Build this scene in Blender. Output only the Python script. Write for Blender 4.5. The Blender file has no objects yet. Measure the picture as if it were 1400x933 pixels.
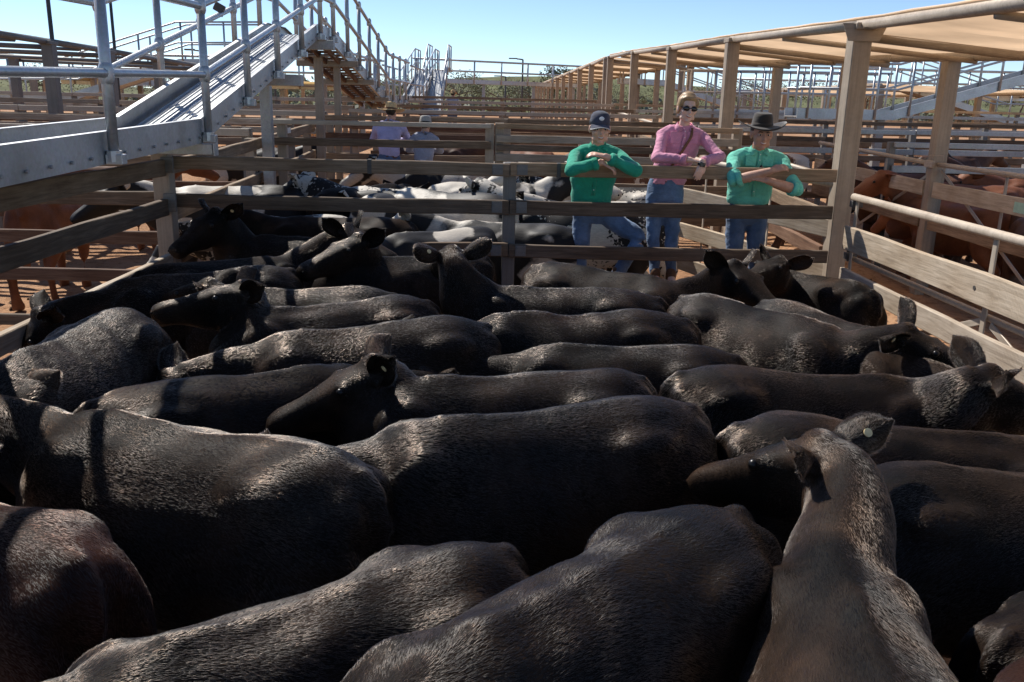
import bpy, math, random
import numpy as np
from mathutils import Vector, Matrix

rnd = random.Random(7)
nrs = np.random.RandomState(11)
C = bpy.context.scene.collection
SC = bpy.context.scene
rad = math.radians

# ------------------------------------------------------------------ camera
cd = bpy.data.cameras.new('camera')
cam = bpy.data.objects.new('camera', cd)
C.objects.link(cam)
cd.sensor_width = 36.0
cd.lens = 36.0 * 1200.0 / 1400.0
cd.clip_start = 0.05
cd.clip_end = 3000.0
YAW, PITCH, ROLL = rad(-1.4), rad(-15.2), rad(1.3)
cam.location = (0, 0, 2.2)
cam.rotation_euler = (Matrix.Rotation(YAW, 3, 'Z') @ Matrix.Rotation(math.pi / 2 + PITCH, 3, 'X')
                      @ Matrix.Rotation(ROLL, 3, 'Z')).to_euler()
SC.camera = cam

# ------------------------------------------------------------------ sky and sun
SUN_EL = rad(47)
SUN_DIR = Vector((-0.60, 0.76, 0)).normalized() * math.cos(SUN_EL) + Vector((0, 0, math.sin(SUN_EL)))
world = bpy.data.worlds.new('World')
SC.world = world
world.use_nodes = True
wn = world.node_tree
sky = wn.nodes.new('ShaderNodeTexSky')
sky.sky_type = 'NISHITA'
sky.sun_disc = False
sky.sun_elevation = SUN_EL
sky.sun_rotation = math.atan2(SUN_DIR.x, SUN_DIR.y)
sky.altitude = 0
sky.air_density = 0.6
sky.dust_density = 0.0
sky.ozone_density = 2.6
wn.nodes['Background'].inputs['Strength'].default_value = 0.115
wn.links.new(sky.outputs['Color'], wn.nodes['Background'].inputs['Color'])

sd = bpy.data.lights.new('sun', 'SUN')
sd.energy = 5.0
sd.angle = rad(0.53)
sd.color = (1.0, 0.95, 0.87)
sun = bpy.data.objects.new('sun', sd)
C.objects.link(sun)
sun.rotation_euler = SUN_DIR.to_track_quat('Z', 'Y').to_euler()

SC.view_settings.view_transform = 'Standard'
SC.view_settings.look = 'None'
SC.view_settings.exposure = 0.40
SC.view_settings.gamma = 1.0
SC.view_settings.use_curve_mapping = False
SC.cycles.use_denoising = True
SC.cycles.max_bounces = 6
SC.cycles.diffuse_bounces = 3
SC.cycles.glossy_bounces = 3
SC.cycles.transmission_bounces = 4
SC.cycles.transparent_max_bounces = 6
SC.cycles.caustics_reflective = False
SC.cycles.caustics_refractive = False

# ------------------------------------------------------------------ material helpers
def mat_base(name):
    m = bpy.data.materials.new(name)
    m.use_nodes = True
    nt = m.node_tree
    return m, nt, nt.nodes['Principled BSDF']

def N(nt, typ, **kw):
    n = nt.nodes.new(typ)
    for k, v in kw.items():
        if k in n.inputs:
            n.inputs[k].default_value = v
        else:
            setattr(n, k, v)
    return n

def L(nt, a, b):
    nt.links.new(a, b)

def ramp(nt, fac, stops):
    r = nt.nodes.new('ShaderNodeValToRGB')
    el = r.color_ramp.elements
    while len(el) > 1:
        el.remove(el[0])
    el[0].position = stops[0][0]
    el[0].color = (*stops[0][1], 1)
    for p, c in stops[1:]:
        e = el.new(p)
        e.color = (*c, 1)
    L(nt, fac, r.inputs[0])
    return r.outputs[0]

def coords(nt, scale=(1, 1, 1), kind='Object'):
    tc = nt.nodes.new('ShaderNodeTexCoord')
    mp = nt.nodes.new('ShaderNodeMapping')
    mp.inputs['Scale'].default_value = scale
    L(nt, tc.outputs[kind], mp.inputs['Vector'])
    return mp.outputs[0]

def noise(nt, vec, scale, detail=4, rough=0.55, dist=0.0):
    n = nt.nodes.new('ShaderNodeTexNoise')
    n.inputs['Scale'].default_value = scale
    n.inputs['Detail'].default_value = detail
    n.inputs['Roughness'].default_value = rough
    n.inputs['Distortion'].default_value = dist
    if vec is not None:
        L(nt, vec, n.inputs['Vector'])
    return n.outputs['Fac']

def mixc(nt, fac, a, b, mode='MIX'):
    m = nt.nodes.new('ShaderNodeMix')
    m.data_type = 'RGBA'
    m.blend_type = mode
    for sock, v in ((m.inputs[0], fac), (m.inputs[6], a), (m.inputs[7], b)):
        if isinstance(v, (int, float)):
            sock.default_value = v
        elif isinstance(v, tuple):
            sock.default_value = (*v, 1)
        else:
            L(nt, v, sock)
    return m.outputs[2]

def mathn(nt, op, a, b=0.0):
    m = nt.nodes.new('ShaderNodeMath')
    m.operation = op
    for i, v in enumerate((a, b)):
        if isinstance(v, (int, float)):
            m.inputs[i].default_value = v
        else:
            L(nt, v, m.inputs[i])
    return m.outputs[0]

def bump(nt, bsdf, height, strength=0.3, dist=0.01):
    b = nt.nodes.new('ShaderNodeBump')
    b.inputs['Strength'].default_value = strength
    b.inputs['Distance'].default_value = dist
    L(nt, height, b.inputs['Height'])
    L(nt, b.outputs[0], bsdf.inputs['Normal'])

def obj_shift(nt, vec, amount=37.0):
    """moves the texture by the object's own random number, so no two boards look alike"""
    oi = nt.nodes.new('ShaderNodeObjectInfo')
    s = mathn(nt, 'MULTIPLY', oi.outputs['Random'], amount)
    a = nt.nodes.new('ShaderNodeVectorMath')
    a.operation = 'ADD'
    L(nt, vec, a.inputs[0])
    L(nt, s, a.inputs[1])
    return a.outputs[0], oi.outputs['Random']

M = {}

def m_timber(key, dark, mid, light, saw=0.0):
    m, nt, b = mat_base(key)
    v, r = obj_shift(nt, coords(nt, (0.6, 9, 9)))
    g = noise(nt, v, 5.0, 6, 0.65, 0.6)
    v2, _ = obj_shift(nt, coords(nt, (1, 1, 1)))
    big = noise(nt, v2, 1.4, 4, 0.6)
    c = ramp(nt, g, [(0.25, dark), (0.5, mid), (0.75, light)])
    tint = ramp(nt, r, [(0, (0.72, 0.70, 0.68)), (0.5, (1.0, 0.98, 0.95)), (1, (1.12, 1.05, 0.94))])
    c = mixc(nt, 1.0, c, tint, 'MULTIPLY')
    dirt = ramp(nt, big, [(0.35, (1, 1, 1)), (0.62, (0.62, 0.54, 0.46))])
    c = mixc(nt, 0.75, c, dirt, 'MULTIPLY')
    L(nt, c, b.inputs['Base Color'])
    b.inputs['Roughness'].default_value = 0.82
    b.inputs['Specular IOR Level'].default_value = 0.25
    h = g
    if saw:
        w = nt.nodes.new('ShaderNodeTexWave')
        w.inputs['Scale'].default_value = 26
        w.inputs['Distortion'].default_value = 3.0
        w.inputs['Detail'].default_value = 3
        L(nt, coords(nt, (1, 0.15, 0.25)), w.inputs['Vector'])
        h = mathn(nt, 'ADD', g, mathn(nt, 'MULTIPLY', w.outputs['Fac'], saw))
    bump(nt, b, h, 0.55, 0.006)
    M[key] = m

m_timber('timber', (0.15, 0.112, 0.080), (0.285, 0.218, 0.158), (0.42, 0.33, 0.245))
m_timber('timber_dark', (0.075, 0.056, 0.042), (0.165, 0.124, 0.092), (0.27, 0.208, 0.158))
m_timber('timber_pale', (0.27, 0.23, 0.185), (0.47, 0.41, 0.34), (0.60, 0.54, 0.46), saw=0.35)
m_timber('timber_red', (0.08, 0.045, 0.03), (0.17, 0.10, 0.07), (0.26, 0.18, 0.13))

def m_steel(key, base, dust, metallic, rough, amt=0.5, spangle=0.0):
    m, nt, b = mat_base(key)
    v, r = obj_shift(nt, coords(nt))
    n1 = noise(nt, v, 3.0, 6, 0.65)
    c = ramp(nt, n1, [(0.5 - amt * 0.35, base), (0.5 + amt * 0.35, dust)])
    if not spangle:      # rust and rain streaks along the member
        vs, _ = obj_shift(nt, coords(nt, (0.5, 14, 14)))
        st = noise(nt, vs, 3.0, 5, 0.65)
        c = mixc(nt, 0.32, c, ramp(nt, st, [(0.36, (0.50, 0.45, 0.40)), (0.55, (1, 1, 1)), (0.75, (1.12, 1.10, 1.08))]), 'MULTIPLY')
    fine = noise(nt, v, 38.0, 3, 0.6)
    c = mixc(nt, 0.35, c, ramp(nt, fine, [(0.3, (0.8, 0.8, 0.8)), (0.7, (1.08, 1.08, 1.08))]), 'MULTIPLY')
    if spangle:
        gr = noise(nt, v, 1.3, 6, 0.7, 0.5)
        c = mixc(nt, 0.7, c, ramp(nt, gr, [(0.42, (1, 1, 1)), (0.66, (0.72, 0.68, 0.62))]), 'MULTIPLY')
        vo = nt.nodes.new('ShaderNodeTexVoronoi')
        vo.inputs['Scale'].default_value = 55
        L(nt, v, vo.inputs['Vector'])
        c = mixc(nt, spangle, c, vo.outputs['Color'], 'SOFT_LIGHT')
        hs = nt.nodes.new('ShaderNodeHueSaturation')
        hs.inputs['Saturation'].default_value = 0.35
        L(nt, c, hs.inputs['Color'])
        c = hs.outputs[0]
    L(nt, c, b.inputs['Base Color'])
    b.inputs['Metallic'].default_value = metallic
    rr = ramp(nt, n1, [(0.3, (rough - 0.08,) * 3), (0.7, (rough + 0.12,) * 3)])
    L(nt, rr, b.inputs['Roughness'])
    bump(nt, b, fine, 0.12, 0.002)
    M[key] = m

m_steel('galv', (0.40, 0.43, 0.47), (0.50, 0.54, 0.58), 0.6, 0.40, 0.8, 0.18)
m_steel('galv_old', (0.30, 0.31, 0.32), (0.46, 0.45, 0.43), 0.45, 0.5, 0.6, 0.2)
m_steel('steel_dusty', (0.26, 0.205, 0.155), (0.41, 0.335, 0.255), 0.1, 0.68, 0.7)
m_steel('pipe_tan', (0.33, 0.27, 0.21), (0.50, 0.43, 0.35), 0.15, 0.55, 0.7)
m_steel('steel_grey', (0.13, 0.125, 0.12), (0.24, 0.22, 0.20), 0.25, 0.6, 0.7)
m_steel('steel_dark', (0.05, 0.047, 0.045), (0.10, 0.092, 0.085), 0.2, 0.6, 0.7)

def m_plain(key, col, rough=0.7, var=0.15, scale=14.0, spec=0.3, metallic=0.0, bumpy=0.0, sheen=0.0):
    m, nt, b = mat_base(key)
    v = coords(nt)
    n1 = noise(nt, v, scale, 5, 0.6)
    lo = tuple(c * (1 - var) for c in col)
    hi = tuple(min(1, c * (1 + var)) for c in col)
    L(nt, ramp(nt, n1, [(0.3, lo), (0.7, hi)]), b.inputs['Base Color'])
    b.inputs['Roughness'].default_value = rough
    b.inputs['Specular IOR Level'].default_value = spec
    b.inputs['Metallic'].default_value = metallic
    if sheen:
        b.inputs['Sheen Weight'].default_value = sheen
    if bumpy:
        bump(nt, b, n1, bumpy, 0.01)
    M[key] = m
    return m

# ------------------------------------------------------------------ mesh toolkit (numpy)
class MB:
    """collects vertices and faces of one mesh"""
    def __init__(s):
        s.v, s.f = [], []
        s.n = 0
    def add(s, verts, faces):
        verts = np.asarray(verts, float).reshape(-1, 3)
        s.v.append(verts)
        s.f += [tuple(i + s.n for i in f) for f in faces]
        s.n += len(verts)
        return s
    def verts(s):
        return np.concatenate(s.v) if s.v else np.zeros((0, 3))
    def mesh(s, name, smooth=False):
        me = bpy.data.meshes.new(name)
        me.from_pydata(s.verts().tolist(), [], s.f)
        if smooth:
            me.polygons.foreach_set('use_smooth', np.ones(len(me.polygons), bool))
        me.update()
        return me
    # shapes
    def rings(s, rs, cap=True):
        rs = [np.asarray(r, float) for r in rs]
        n = len(rs[0])
        fs = []
        for i in range(len(rs) - 1):
            for j in range(n):
                k = (j + 1) % n
                fs.append((i * n + j, i * n + k, (i + 1) * n + k, (i + 1) * n + j))
        if cap:
            fs.append(tuple(range(n - 1, -1, -1)))
            o = (len(rs) - 1) * n
            fs.append(tuple(o + j for j in range(n)))
        return s.add(np.concatenate(rs), fs)
    def box(s, c, d, R=None):
        c = np.asarray(c, float)
        d = np.asarray(d, float) / 2
        p = np.array([[-1, -1, -1], [1, -1, -1], [1, 1, -1], [-1, 1, -1], [-1, -1, 1], [1, -1, 1], [1, 1, 1], [-1, 1, 1]]) * d
        if R is not None:
            p = p @ np.asarray(R, float).T
        return s.add(p + c, [(0, 3, 2, 1), (4, 5, 6, 7), (0, 1, 5, 4), (1, 2, 6, 5), (2, 3, 7, 6), (3, 0, 4, 7)])
    def bbox(s, c, d, bev=0.004, R=None):
        """box with chamfered edges"""
        c = np.asarray(c, float)
        hx, hy, hz = np.asarray(d, float) / 2
        b = min(bev, hx * .45, hy * .45, hz * .45)
        rs = []
        for x, k in ((-hx, b), (-hx + b, 0), (hx - b, 0), (hx, b)):
            y, z = hy - k, hz - k
            rs.append([(x, -y + b, -z), (x, y - b, -z), (x, y, -z + b), (x, y, z - b), (x, y - b, z), (x, -y + b, z), (x, -y, z - b), (x, -y, -z + b)])
        rs = [np.array(r) for r in rs]
        if R is not None:
            rs = [r @ np.asarray(R, float).T for r in rs]
        return s.rings([r + c for r in rs])
    def tube(s, pts, r, n=10, ref=(0, 0, 1), round_ends=False, flat=None):
        """tube along points; r is a number, a list, or a list of (side, up) half sizes"""
        P = np.asarray(pts, float)
        k = len(P)
        if np.isscalar(r):
            r = [r] * k
        R2 = [(q, q) if np.isscalar(q) else q for q in r]
        T = np.gradient(P, axis=0) if k > 2 else np.array([P[1] - P[0]] * 2)
        T = T / (np.linalg.norm(T, axis=1)[:, None] + 1e-12)
        ref = np.asarray(ref, float)
        rs = []
        a = np.arange(n) / n * 2 * np.pi
        def frame(t):
            u = ref - t * (ref @ t)
            if np.linalg.norm(u) < 0.05:
                u = np.array([1.0, 0, 0]) - t * t[0]
            u = u / np.linalg.norm(u)
            return np.cross(t, u), u
        def ring(p, t, ra, rb):
            sd_, up_ = frame(t)
            return p + np.outer(np.cos(a) * ra, sd_) + np.outer(np.sin(a) * rb, up_)
        if round_ends:
            for q in (0.92, 0.6):
                c_ = math.sqrt(1 - q * q)
                rs.append(ring(P[0] - T[0] * max(R2[0]) * q, T[0], R2[0][0] * c_, R2[0][1] * c_))
        for i in range(k):
            rs.append(ring(P[i], T[i], *R2[i]))
        if round_ends:
            for q in (0.6, 0.92):
                c_ = math.sqrt(1 - q * q)
                rs.append(ring(P[-1] + T[-1] * max(R2[-1]) * q, T[-1], R2[-1][0] * c_, R2[-1][1] * c_))
        return s.rings(rs)
    def ell(s, c, r, R=None, n=14, m=9):
        c = np.asarray(c, float)
        rs = []
        for i in range(m):
            ph = -math.pi / 2 + math.pi * (i + 0.35) / (m - 0.3)
            a = np.arange(n) / n * 2 * np.pi
            p = np.stack([np.cos(a) * math.cos(ph) * r[0], np.sin(a) * math.cos(ph) * r[1], np.full(n, math.sin(ph) * r[2])], 1)
            if R is not None:
                p = p @ np.asarray(R, float).T
            rs.append(p + c)
        return s.rings(rs)

def spline(pts, k):
    """Catmull-Rom through the points, k samples (works on any number of columns)"""
    P = np.asarray(pts, float)
    n = len(P)
    Q = np.vstack([2 * P[0] - P[1], P, 2 * P[-1] - P[-2]])
    t = np.linspace(0, n - 1, k)
    i = np.minimum(t.astype(int), n - 2)
    u = (t - i)[:, None]
    a, b, c, d = Q[i], Q[i + 1], Q[i + 2], Q[i + 3]
    return 0.5 * (2 * b + (c - a) * u + (2 * a - 5 * b + 4 * c - d) * u ** 2 + (3 * b - a - 3 * c + d) * u ** 3)

TMP = bpy.data.scenes.new('work')
def remesh(mb, voxel, smooth=4, factor=0.5):
    """one continuous skin over overlapping closed shapes"""
    me = mb.mesh('work')
    o = bpy.data.objects.new('work', me)
    TMP.collection.objects.link(o)
    md = o.modifiers.new('r', 'REMESH')
    md.mode = 'VOXEL'
    md.voxel_size = voxel
    md.use_smooth_shade = True
    if smooth:
        sm = o.modifiers.new('s', 'SMOOTH')
        sm.factor = factor
        sm.iterations = smooth
    with bpy.context.temp_override(scene=TMP, view_layer=TMP.view_layers[0]):
        dg = bpy.context.evaluated_depsgraph_get()
        dg.update()
    out = bpy.data.meshes.new_from_object(o.evaluated_get(dg))
    bpy.data.objects.remove(o)
    bpy.data.meshes.remove(me)
    v = np.empty(len(out.vertices) * 3)
    out.vertices.foreach_get('co', v)
    return out, v.reshape(-1, 3)

def mesh_arrays(me):
    v = np.empty(len(me.vertices) * 3)
    me.vertices.foreach_get('co', v)
    return v.reshape(-1, 3), [tuple(p.vertices) for p in me.polygons]

def unit(v):
    v = np.asarray(v, float)
    return v / (np.linalg.norm(v) + 1e-12)

# ------------------------------------------------------------------ object helpers
def tag(o, label=None, cat=None, group=None, kind=None):
    if label: o['label'] = label
    if cat: o['category'] = cat
    if group: o['group'] = group
    if kind: o['kind'] = kind
    return o

def link(name, me, mat=None, parent=None, loc=None, rot=None):
    if mat is not None and not me.materials:
        me.materials.append(M[mat] if isinstance(mat, str) else mat)
    o = bpy.data.objects.new(name, me)
    C.objects.link(o)
    if parent is not None:
        o.parent = parent
    if loc is not None:
        o.location = loc
    if rot is not None:
        o.rotation_euler = rot
    return o

def thing(name, label, cat, loc=(0, 0, 0), rz=0.0, group=None):
    o = bpy.data.objects.new(name, None)
    o.empty_display_size = 0.1
    C.objects.link(o)
    o.location = loc
    o.rotation_euler = (0, 0, rz)
    return tag(o, label, cat, group)

def part(root, name, mb, mat, smooth=False, parent=None):
    """mesh given in world coordinates, linked under a thing whose Empty is unrotated at root.location"""
    base = np.array(root.location)
    if parent is not None and parent is not root:
        base = base + np.array(parent.location)
    for i in range(len(mb.v)):
        mb.v[i] = mb.v[i] - base
    return link(name, mb.mesh(name, smooth), mat, parent or root)

def bar(root, name, p0, p1, h, t, mat, bev=0.005, parent=None, sag=0.0, up=(0, 0, 1)):
    """a rail of rectangular section: local x runs along it"""
    p0, p1 = np.asarray(p0, float), np.asarray(p1, float)
    d = p1 - p0
    ln = np.linalg.norm(d)
    x = d / ln
    z = np.asarray(up, float)
    z = unit(z - x * (x @ z))
    y = np.cross(z, x)
    mb = MB()
    if isinstance(mat, str) and mat.startswith('timber') and ln > 1.0:     # sawn timber: a little bowed and uneven
        k = max(6, int(ln / .35))
        bow, dip, ph = rnd.uniform(-.006, .006), rnd.uniform(-.008, .004), rnd.uniform(0, 6)
        rs = []
        for i in range(k + 1):
            u = i / k
            q = math.sin(math.pi * u)
            oy, oz = bow * q, dip * q + .002 * math.sin(u * ln * 5 + ph)
            hy, hz = t / 2 + rnd.uniform(-.0015, .0015), h / 2 + rnd.uniform(-.003, .003)
            b = .006
            xx = -ln / 2 + ln * u
            r_ = [(xx, -hy + b, -hz), (xx, hy - b, -hz), (xx, hy, -hz + b), (xx, hy, hz - b), (xx, hy - b, hz), (xx, -hy + b, hz), (xx, -hy, hz - b), (xx, -hy, -hz + b)]
            rs.append(np.array(r_) + np.array([0, oy, oz]))
        mb.rings(rs)
    else:
        mb.bbox((0, 0, 0), (ln, t, h), bev)
    me = mb.mesh(name)
    o = link(name, me, mat, parent or root)
    mt = Matrix(((x[0], y[0], z[0]), (x[1], y[1], z[1]), (x[2], y[2], z[2])))
    o.rotation_euler = mt.to_euler()
    o.location = Vector((p0 + p1) / 2) - Vector(root.location)
    return o

def pipe(root, name, pts, r, mat, n=10, parent=None):
    return part(root, name, MB().tube(pts, r, n), mat, True, parent)

def ground_z(y):
    if y < 8.5: return 0.0
    if y < 27: return 0.55 * (y - 8.5) / 18.5
    return 0.55
# ------------------------------------------------------------------ cattle
HEAD_L = 0.47
TRUNK = [  # x, top, bottom, half width, height of greatest width, upper exponent
    (-0.045, 1.010, 0.70, 0.080, 0.84, 1.9),
    (0.00, 1.062, 0.60, 0.145, 0.82, 1.85),
    (0.07, 1.100, 0.53, 0.190, 0.82, 1.9),
    (0.17, 1.120, 0.50, 0.222, 0.83, 2.0),
    (0.29, 1.120, 0.50, 0.238, 0.84, 2.1),
    (0.42, 1.110, 0.485, 0.245, 0.78, 1.95),
    (0.56, 1.100, 0.455, 0.270, 0.73, 1.85),
    (0.70, 1.095, 0.44, 0.283, 0.71, 1.82),
    (0.83, 1.100, 0.445, 0.270, 0.71, 1.78),
    (0.95, 1.115, 0.46, 0.240, 0.72, 1.70),
    (1.06, 1.105, 0.47, 0.220, 0.73, 1.70),
    (1.17, 1.055, 0.50, 0.190, 0.75, 1.8),
    (1.26, 0.985, 0.56, 0.140, 0.77, 1.9),
    (1.30, 0.92, 0.64, 0.070, 0.78, 2.0)]

def trunk_rings(fat=1.0, n=30):
    S = spline(TRUNK, 34)
    out = []
    for x, zt, zb, hw, zw, e in S:
        hw *= fat
        e += 0.13
        r = []
        for j in range(n):
            t = 2 * math.pi * j / n
            s_, c_ = math.sin(t), math.cos(t)
            ee = e if c_ > 0 else 2.1
            y = hw * math.copysign(abs(s_) ** (2 / ee), s_)
            z = zw + ((zt - zw) if c_ > 0 else (zw - zb)) * math.copysign(abs(c_) ** (2 / ee), c_)
            r.append((x, y, z))
        out.append(r)
    return out

def head_frame(poll, muz, tilt=0.0):
    d = unit(np.subtract(muz, poll))
    up = np.array([0, 0, 1.0])
    u = up - d * (d @ up)
    if np.linalg.norm(u) < 0.2:
        u = np.array([1.0, 0, 0.3])
        u = u - d * (d @ u)
    u = unit(u)
    s = np.cross(u, d)
    if tilt:
        c_, s_ = math.cos(tilt), math.sin(tilt)
        s, u = s * c_ + u * s_, u * c_ - s * s_
    return d, s, u

HEAD = [(-0.07, 0.045, 0.005, 0.07), (-0.03, 0.078, 0.042, 0.115), (0.03, 0.098, 0.058, 0.15), (0.10, 0.110, 0.066, 0.168),
        (0.165, 0.112, 0.064, 0.172), (0.235, 0.094, 0.055, 0.158), (0.31, 0.077, 0.047, 0.120), (0.375, 0.074, 0.046, 0.098),
        (0.43, 0.080, 0.045, 0.092), (0.465, 0.078, 0.038, 0.086), (0.492, 0.060, 0.020, 0.066)]

def ear_shape(root, e, w, nrm, ln=0.195, wd=0.066, cup=0.045, nu=11, nv=7, th=0.010):
    """a cupped leaf: length axis e, width axis w, opening towards nrm"""
    P = []
    for side in (1, -1):
        for i in range(nu):
            u = i / (nu - 1)
            q0 = (0.58 - u) / 0.70 if u < 0.58 else (u - 0.58) / 0.42
            half = max(wd * max(0.0, 1 - q0 ** 2.2) ** 0.6, 0.008)
            for j in range(nv):
                q = -1 + 2 * j / (nv - 1)
                c = cup * (q * q - 0.55) * (1 - 0.35 * u) - 0.03 * u * u
                off = side * th * 0.5 * (1 - abs(q) ** 3 * 0.85)
                P.append(root + e * (ln * u) + w * (half * q) + nrm * (c + off))
    F = []
    def idx(s_, i, j): return s_ * nu * nv + i * nv + j
    for i in range(nu - 1):
        for j in range(nv - 1):
            F.append((idx(0, i, j), idx(0, i, j + 1), idx(0, i + 1, j + 1), idx(0, i + 1, j)))
            F.append((idx(1, i, j), idx(1, i + 1, j), idx(1, i + 1, j + 1), idx(1, i, j + 1)))
    for i in range(nu - 1):
        F.append((idx(0, i, 0), idx(0, i + 1, 0), idx(1, i + 1, 0), idx(1, i, 0)))
        F.append((idx(0, i, nv - 1), idx(1, i, nv - 1), idx(1, i + 1, nv - 1), idx(0, i + 1, nv - 1)))
    for j in range(nv - 1):
        F.append((idx(0, nu - 1, j), idx(0, nu - 1, j + 1), idx(1, nu - 1, j + 1), idx(1, nu - 1, j)))
        F.append((idx(0, 0, j), idx(1, 0, j), idx(1, 0, j + 1), idx(0, 0, j + 1)))
    return np.array(P), F

def cow_mesh(name, poll=(1.62, 0, 1.08), muz=(1.95, 0, 0.78), fat=1.0, voxel=0.019, tilt=0.0, ear_up=(0.1, 0.1), hump=0.0, seed=0, horn=0.0,
             tail_side=0.0, neck=1.06, ear=1.0, step=0.0):
    poll = np.asarray(poll, float)
    d, s, u = head_frame(poll, muz, tilt)
    mb = MB()
    mb.rings(trunk_rings(fat))
    # hip bones, rump, thighs, shoulders
    for sg in (-1, 1):
        mb.ell((0.27, sg * 0.150 * fat, 1.005), (0.15, 0.080, 0.070))
        mb.ell((0.04, sg * 0.080, 0.955), (0.09, 0.07, 0.10))
        mb.ell((0.13, sg * 0.135, 0.76), (0.20, 0.105, 0.27))
        mb.ell((1.02, sg * 0.130, 0.80), (0.20, 0.09, 0.27))
        mb.ell((0.99, sg * 0.055, 0.995), (0.18, 0.08, 0.095))
        st = step * sg
        # hind leg: stifle, hock, shank, fetlock, hoof
        mb.tube([(0.17, sg * .15, .70), (0.14 + st * .4, sg * .155, .55), (0.03 + st * .9, sg * .15, .43), (-0.04 + st, sg * .15, .375)],
                [.13, .105, .070, .052], 10, ref=(1, 0, 0), round_ends=True)
        mb.tube([(-0.035 + st, sg * .15, .43), (-0.02 + st, sg * .15, .36), (0.0 + st, sg * .15, .26), (0.02 + st, sg * .15, .10)],
                [.045, .058, .050, .050], 10, ref=(1, 0, 0))
        mb.tube([(0.02 + st, sg * .15, .15), (0.03 + st, sg * .15, .10), (0.05 + st, sg * .15, .05), (0.06 + st, sg * .15, 0.0)], [.044, .050, .056, .064], 10)
        # fore leg
        mb.tube([(1.05, sg * .15, .66), (1.06 - st * .4, sg * .15, .52), (1.075 - st * .7, sg * .145, .38), (1.07 - st, sg * .145, .34), (1.065 - st, sg * .145, .20),
                 (1.065 - st, sg * .145, .10)],
                [.10, .082, .064, .058, .048, .050], 10)
        mb.tube([(1.065 - st, sg * .145, .15), (1.07 - st, sg * .145, .10), (1.085 - st, sg * .145, .05), (1.095 - st, sg * .145, 0.0)], [.044, .050, .055, .062], 10)
    mb.ell((1.17, 0, 0.60), (0.12, 0.085, 0.13))
    if hump:
        mb.ell((1.0, 0, 1.07), (0.22, 0.10, 0.06 + hump))
        mb.ell((1.28, 0, 0.60), (0.2, 0.03, 0.16))
    # backbone ridge
    mb.tube([(0.0, 0, 1.045), (0.25, 0, 1.095), (0.6, 0, 1.075), (0.95, 0, 1.09)], [.03, .034, .032, .04], 8)
    # tail
    ty = tail_side
    mb.tube([(0.08, 0, 1.06), (0.0, 0, 1.062), (-0.05, ty * .1, 1.01), (-0.075, ty * .3, .90), (-0.078, ty * .6, .70), (-0.07, ty, .52)],
            [.030, .031, .029, .027, .024, .022], 8)
    mb.tube([(-0.07, ty, .54), (-0.066, ty, .43), (-0.062, ty, .31)], [.026, .038, .016], 8)
    # neck
    end = poll - u * 0.045 + d * 0.02
    b0 = np.array([0.98, 0, 0.845])
    dist = np.linalg.norm(end - b0)
    lift = np.clip((end[2] - 0.85) / 0.5, -0.6, 1.0)
    c1 = b0 + np.array([0.40 * dist, 0, 0.16 * lift * dist])
    back = unit(unit(-d) + np.array([0, 0, -0.55]) - u * 0.3)
    c2 = end + back * 0.30 * dist
    tt = np.linspace(0, 1, 12)[:, None]
    path = (1 - tt) ** 3 * b0 + 3 * (1 - tt) ** 2 * tt * c1 + 3 * (1 - tt) * tt ** 2 * c2 + tt ** 3 * end
    tq = tt[:, 0]
    rr = [((0.150 * (1 - q) + 0.082 * q) * neck, (0.250 * (1 - q) ** 1.15 + 0.128 * (1 - (1 - q) ** 1.15)) * (neck * .5 + .5)) for q in tq]
    mb.tube(path, rr, 18, ref=(0.05, 0, 1) if abs(unit(path[-1] - path[0])[2]) < .9 else (1, 0, 0.2))
    # head
    rs = []
    a = np.arange(22) / 22 * 2 * np.pi
    for t, hw, up_, dn in spline(HEAD, 22):
        sn, cs = np.sin(a), np.cos(a)
        y = hw * np.sign(sn) * np.abs(sn) ** 0.85
        z = np.where(cs > 0, up_ * np.abs(cs) ** 0.75, -dn * np.abs(cs) ** 0.9)
        nar = np.where(cs < 0, 1 - 0.30 * np.abs(cs), 1.0)
        rs.append(poll + d * t + np.outer(y * nar, s) + np.outer(z, u))
    mb.rings(rs)
    for sg in (-1, 1):
        mb.ell(poll + d * 0.145 + s * (sg * 0.096) + u * 0.030, (0.036, 0.036, 0.036))
        mb.ell(poll + d * 0.455 + s * (sg * 0.038) + u * 0.008, (0.030, 0.030, 0.026))
        mb.ell(poll - d * 0.005 + s * (sg * 0.088) + u * 0.012, (0.034, 0.034, 0.034))
    mb.ell(poll - d * 0.01 + u * 0.045, (0.055, 0.055, 0.04))
    body, v = remesh(mb, voxel, 7, 0.5)
    # muscle and fold relief
    rs_ = np.random.RandomState(seed)
    nn = np.empty(len(v) * 3)
    body.vertices.foreach_get('normal', nn)
    nn = nn.reshape(-1, 3)
    h = np.zeros(len(v))
    for k in range(14):
        kv = rs_.normal(size=3) * (5 + 1.3 * k)
        h += np.sin(v @ kv + rs_.rand() * 6.28) * (0.0042 / (1 + 0.24 * k))
    keep = np.clip((np.linalg.norm(v - (poll + d * .25), axis=1) - 0.28) / 0.2, 0.12, 1)
    v = v + nn * (h * keep)[:, None]
    f = [tuple(p.vertices) for p in body.polygons]
    bpy.data.meshes.remove(body)
    out = MB()
    out.add(v, f)
    nb = len(v)
    ears = []
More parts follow.
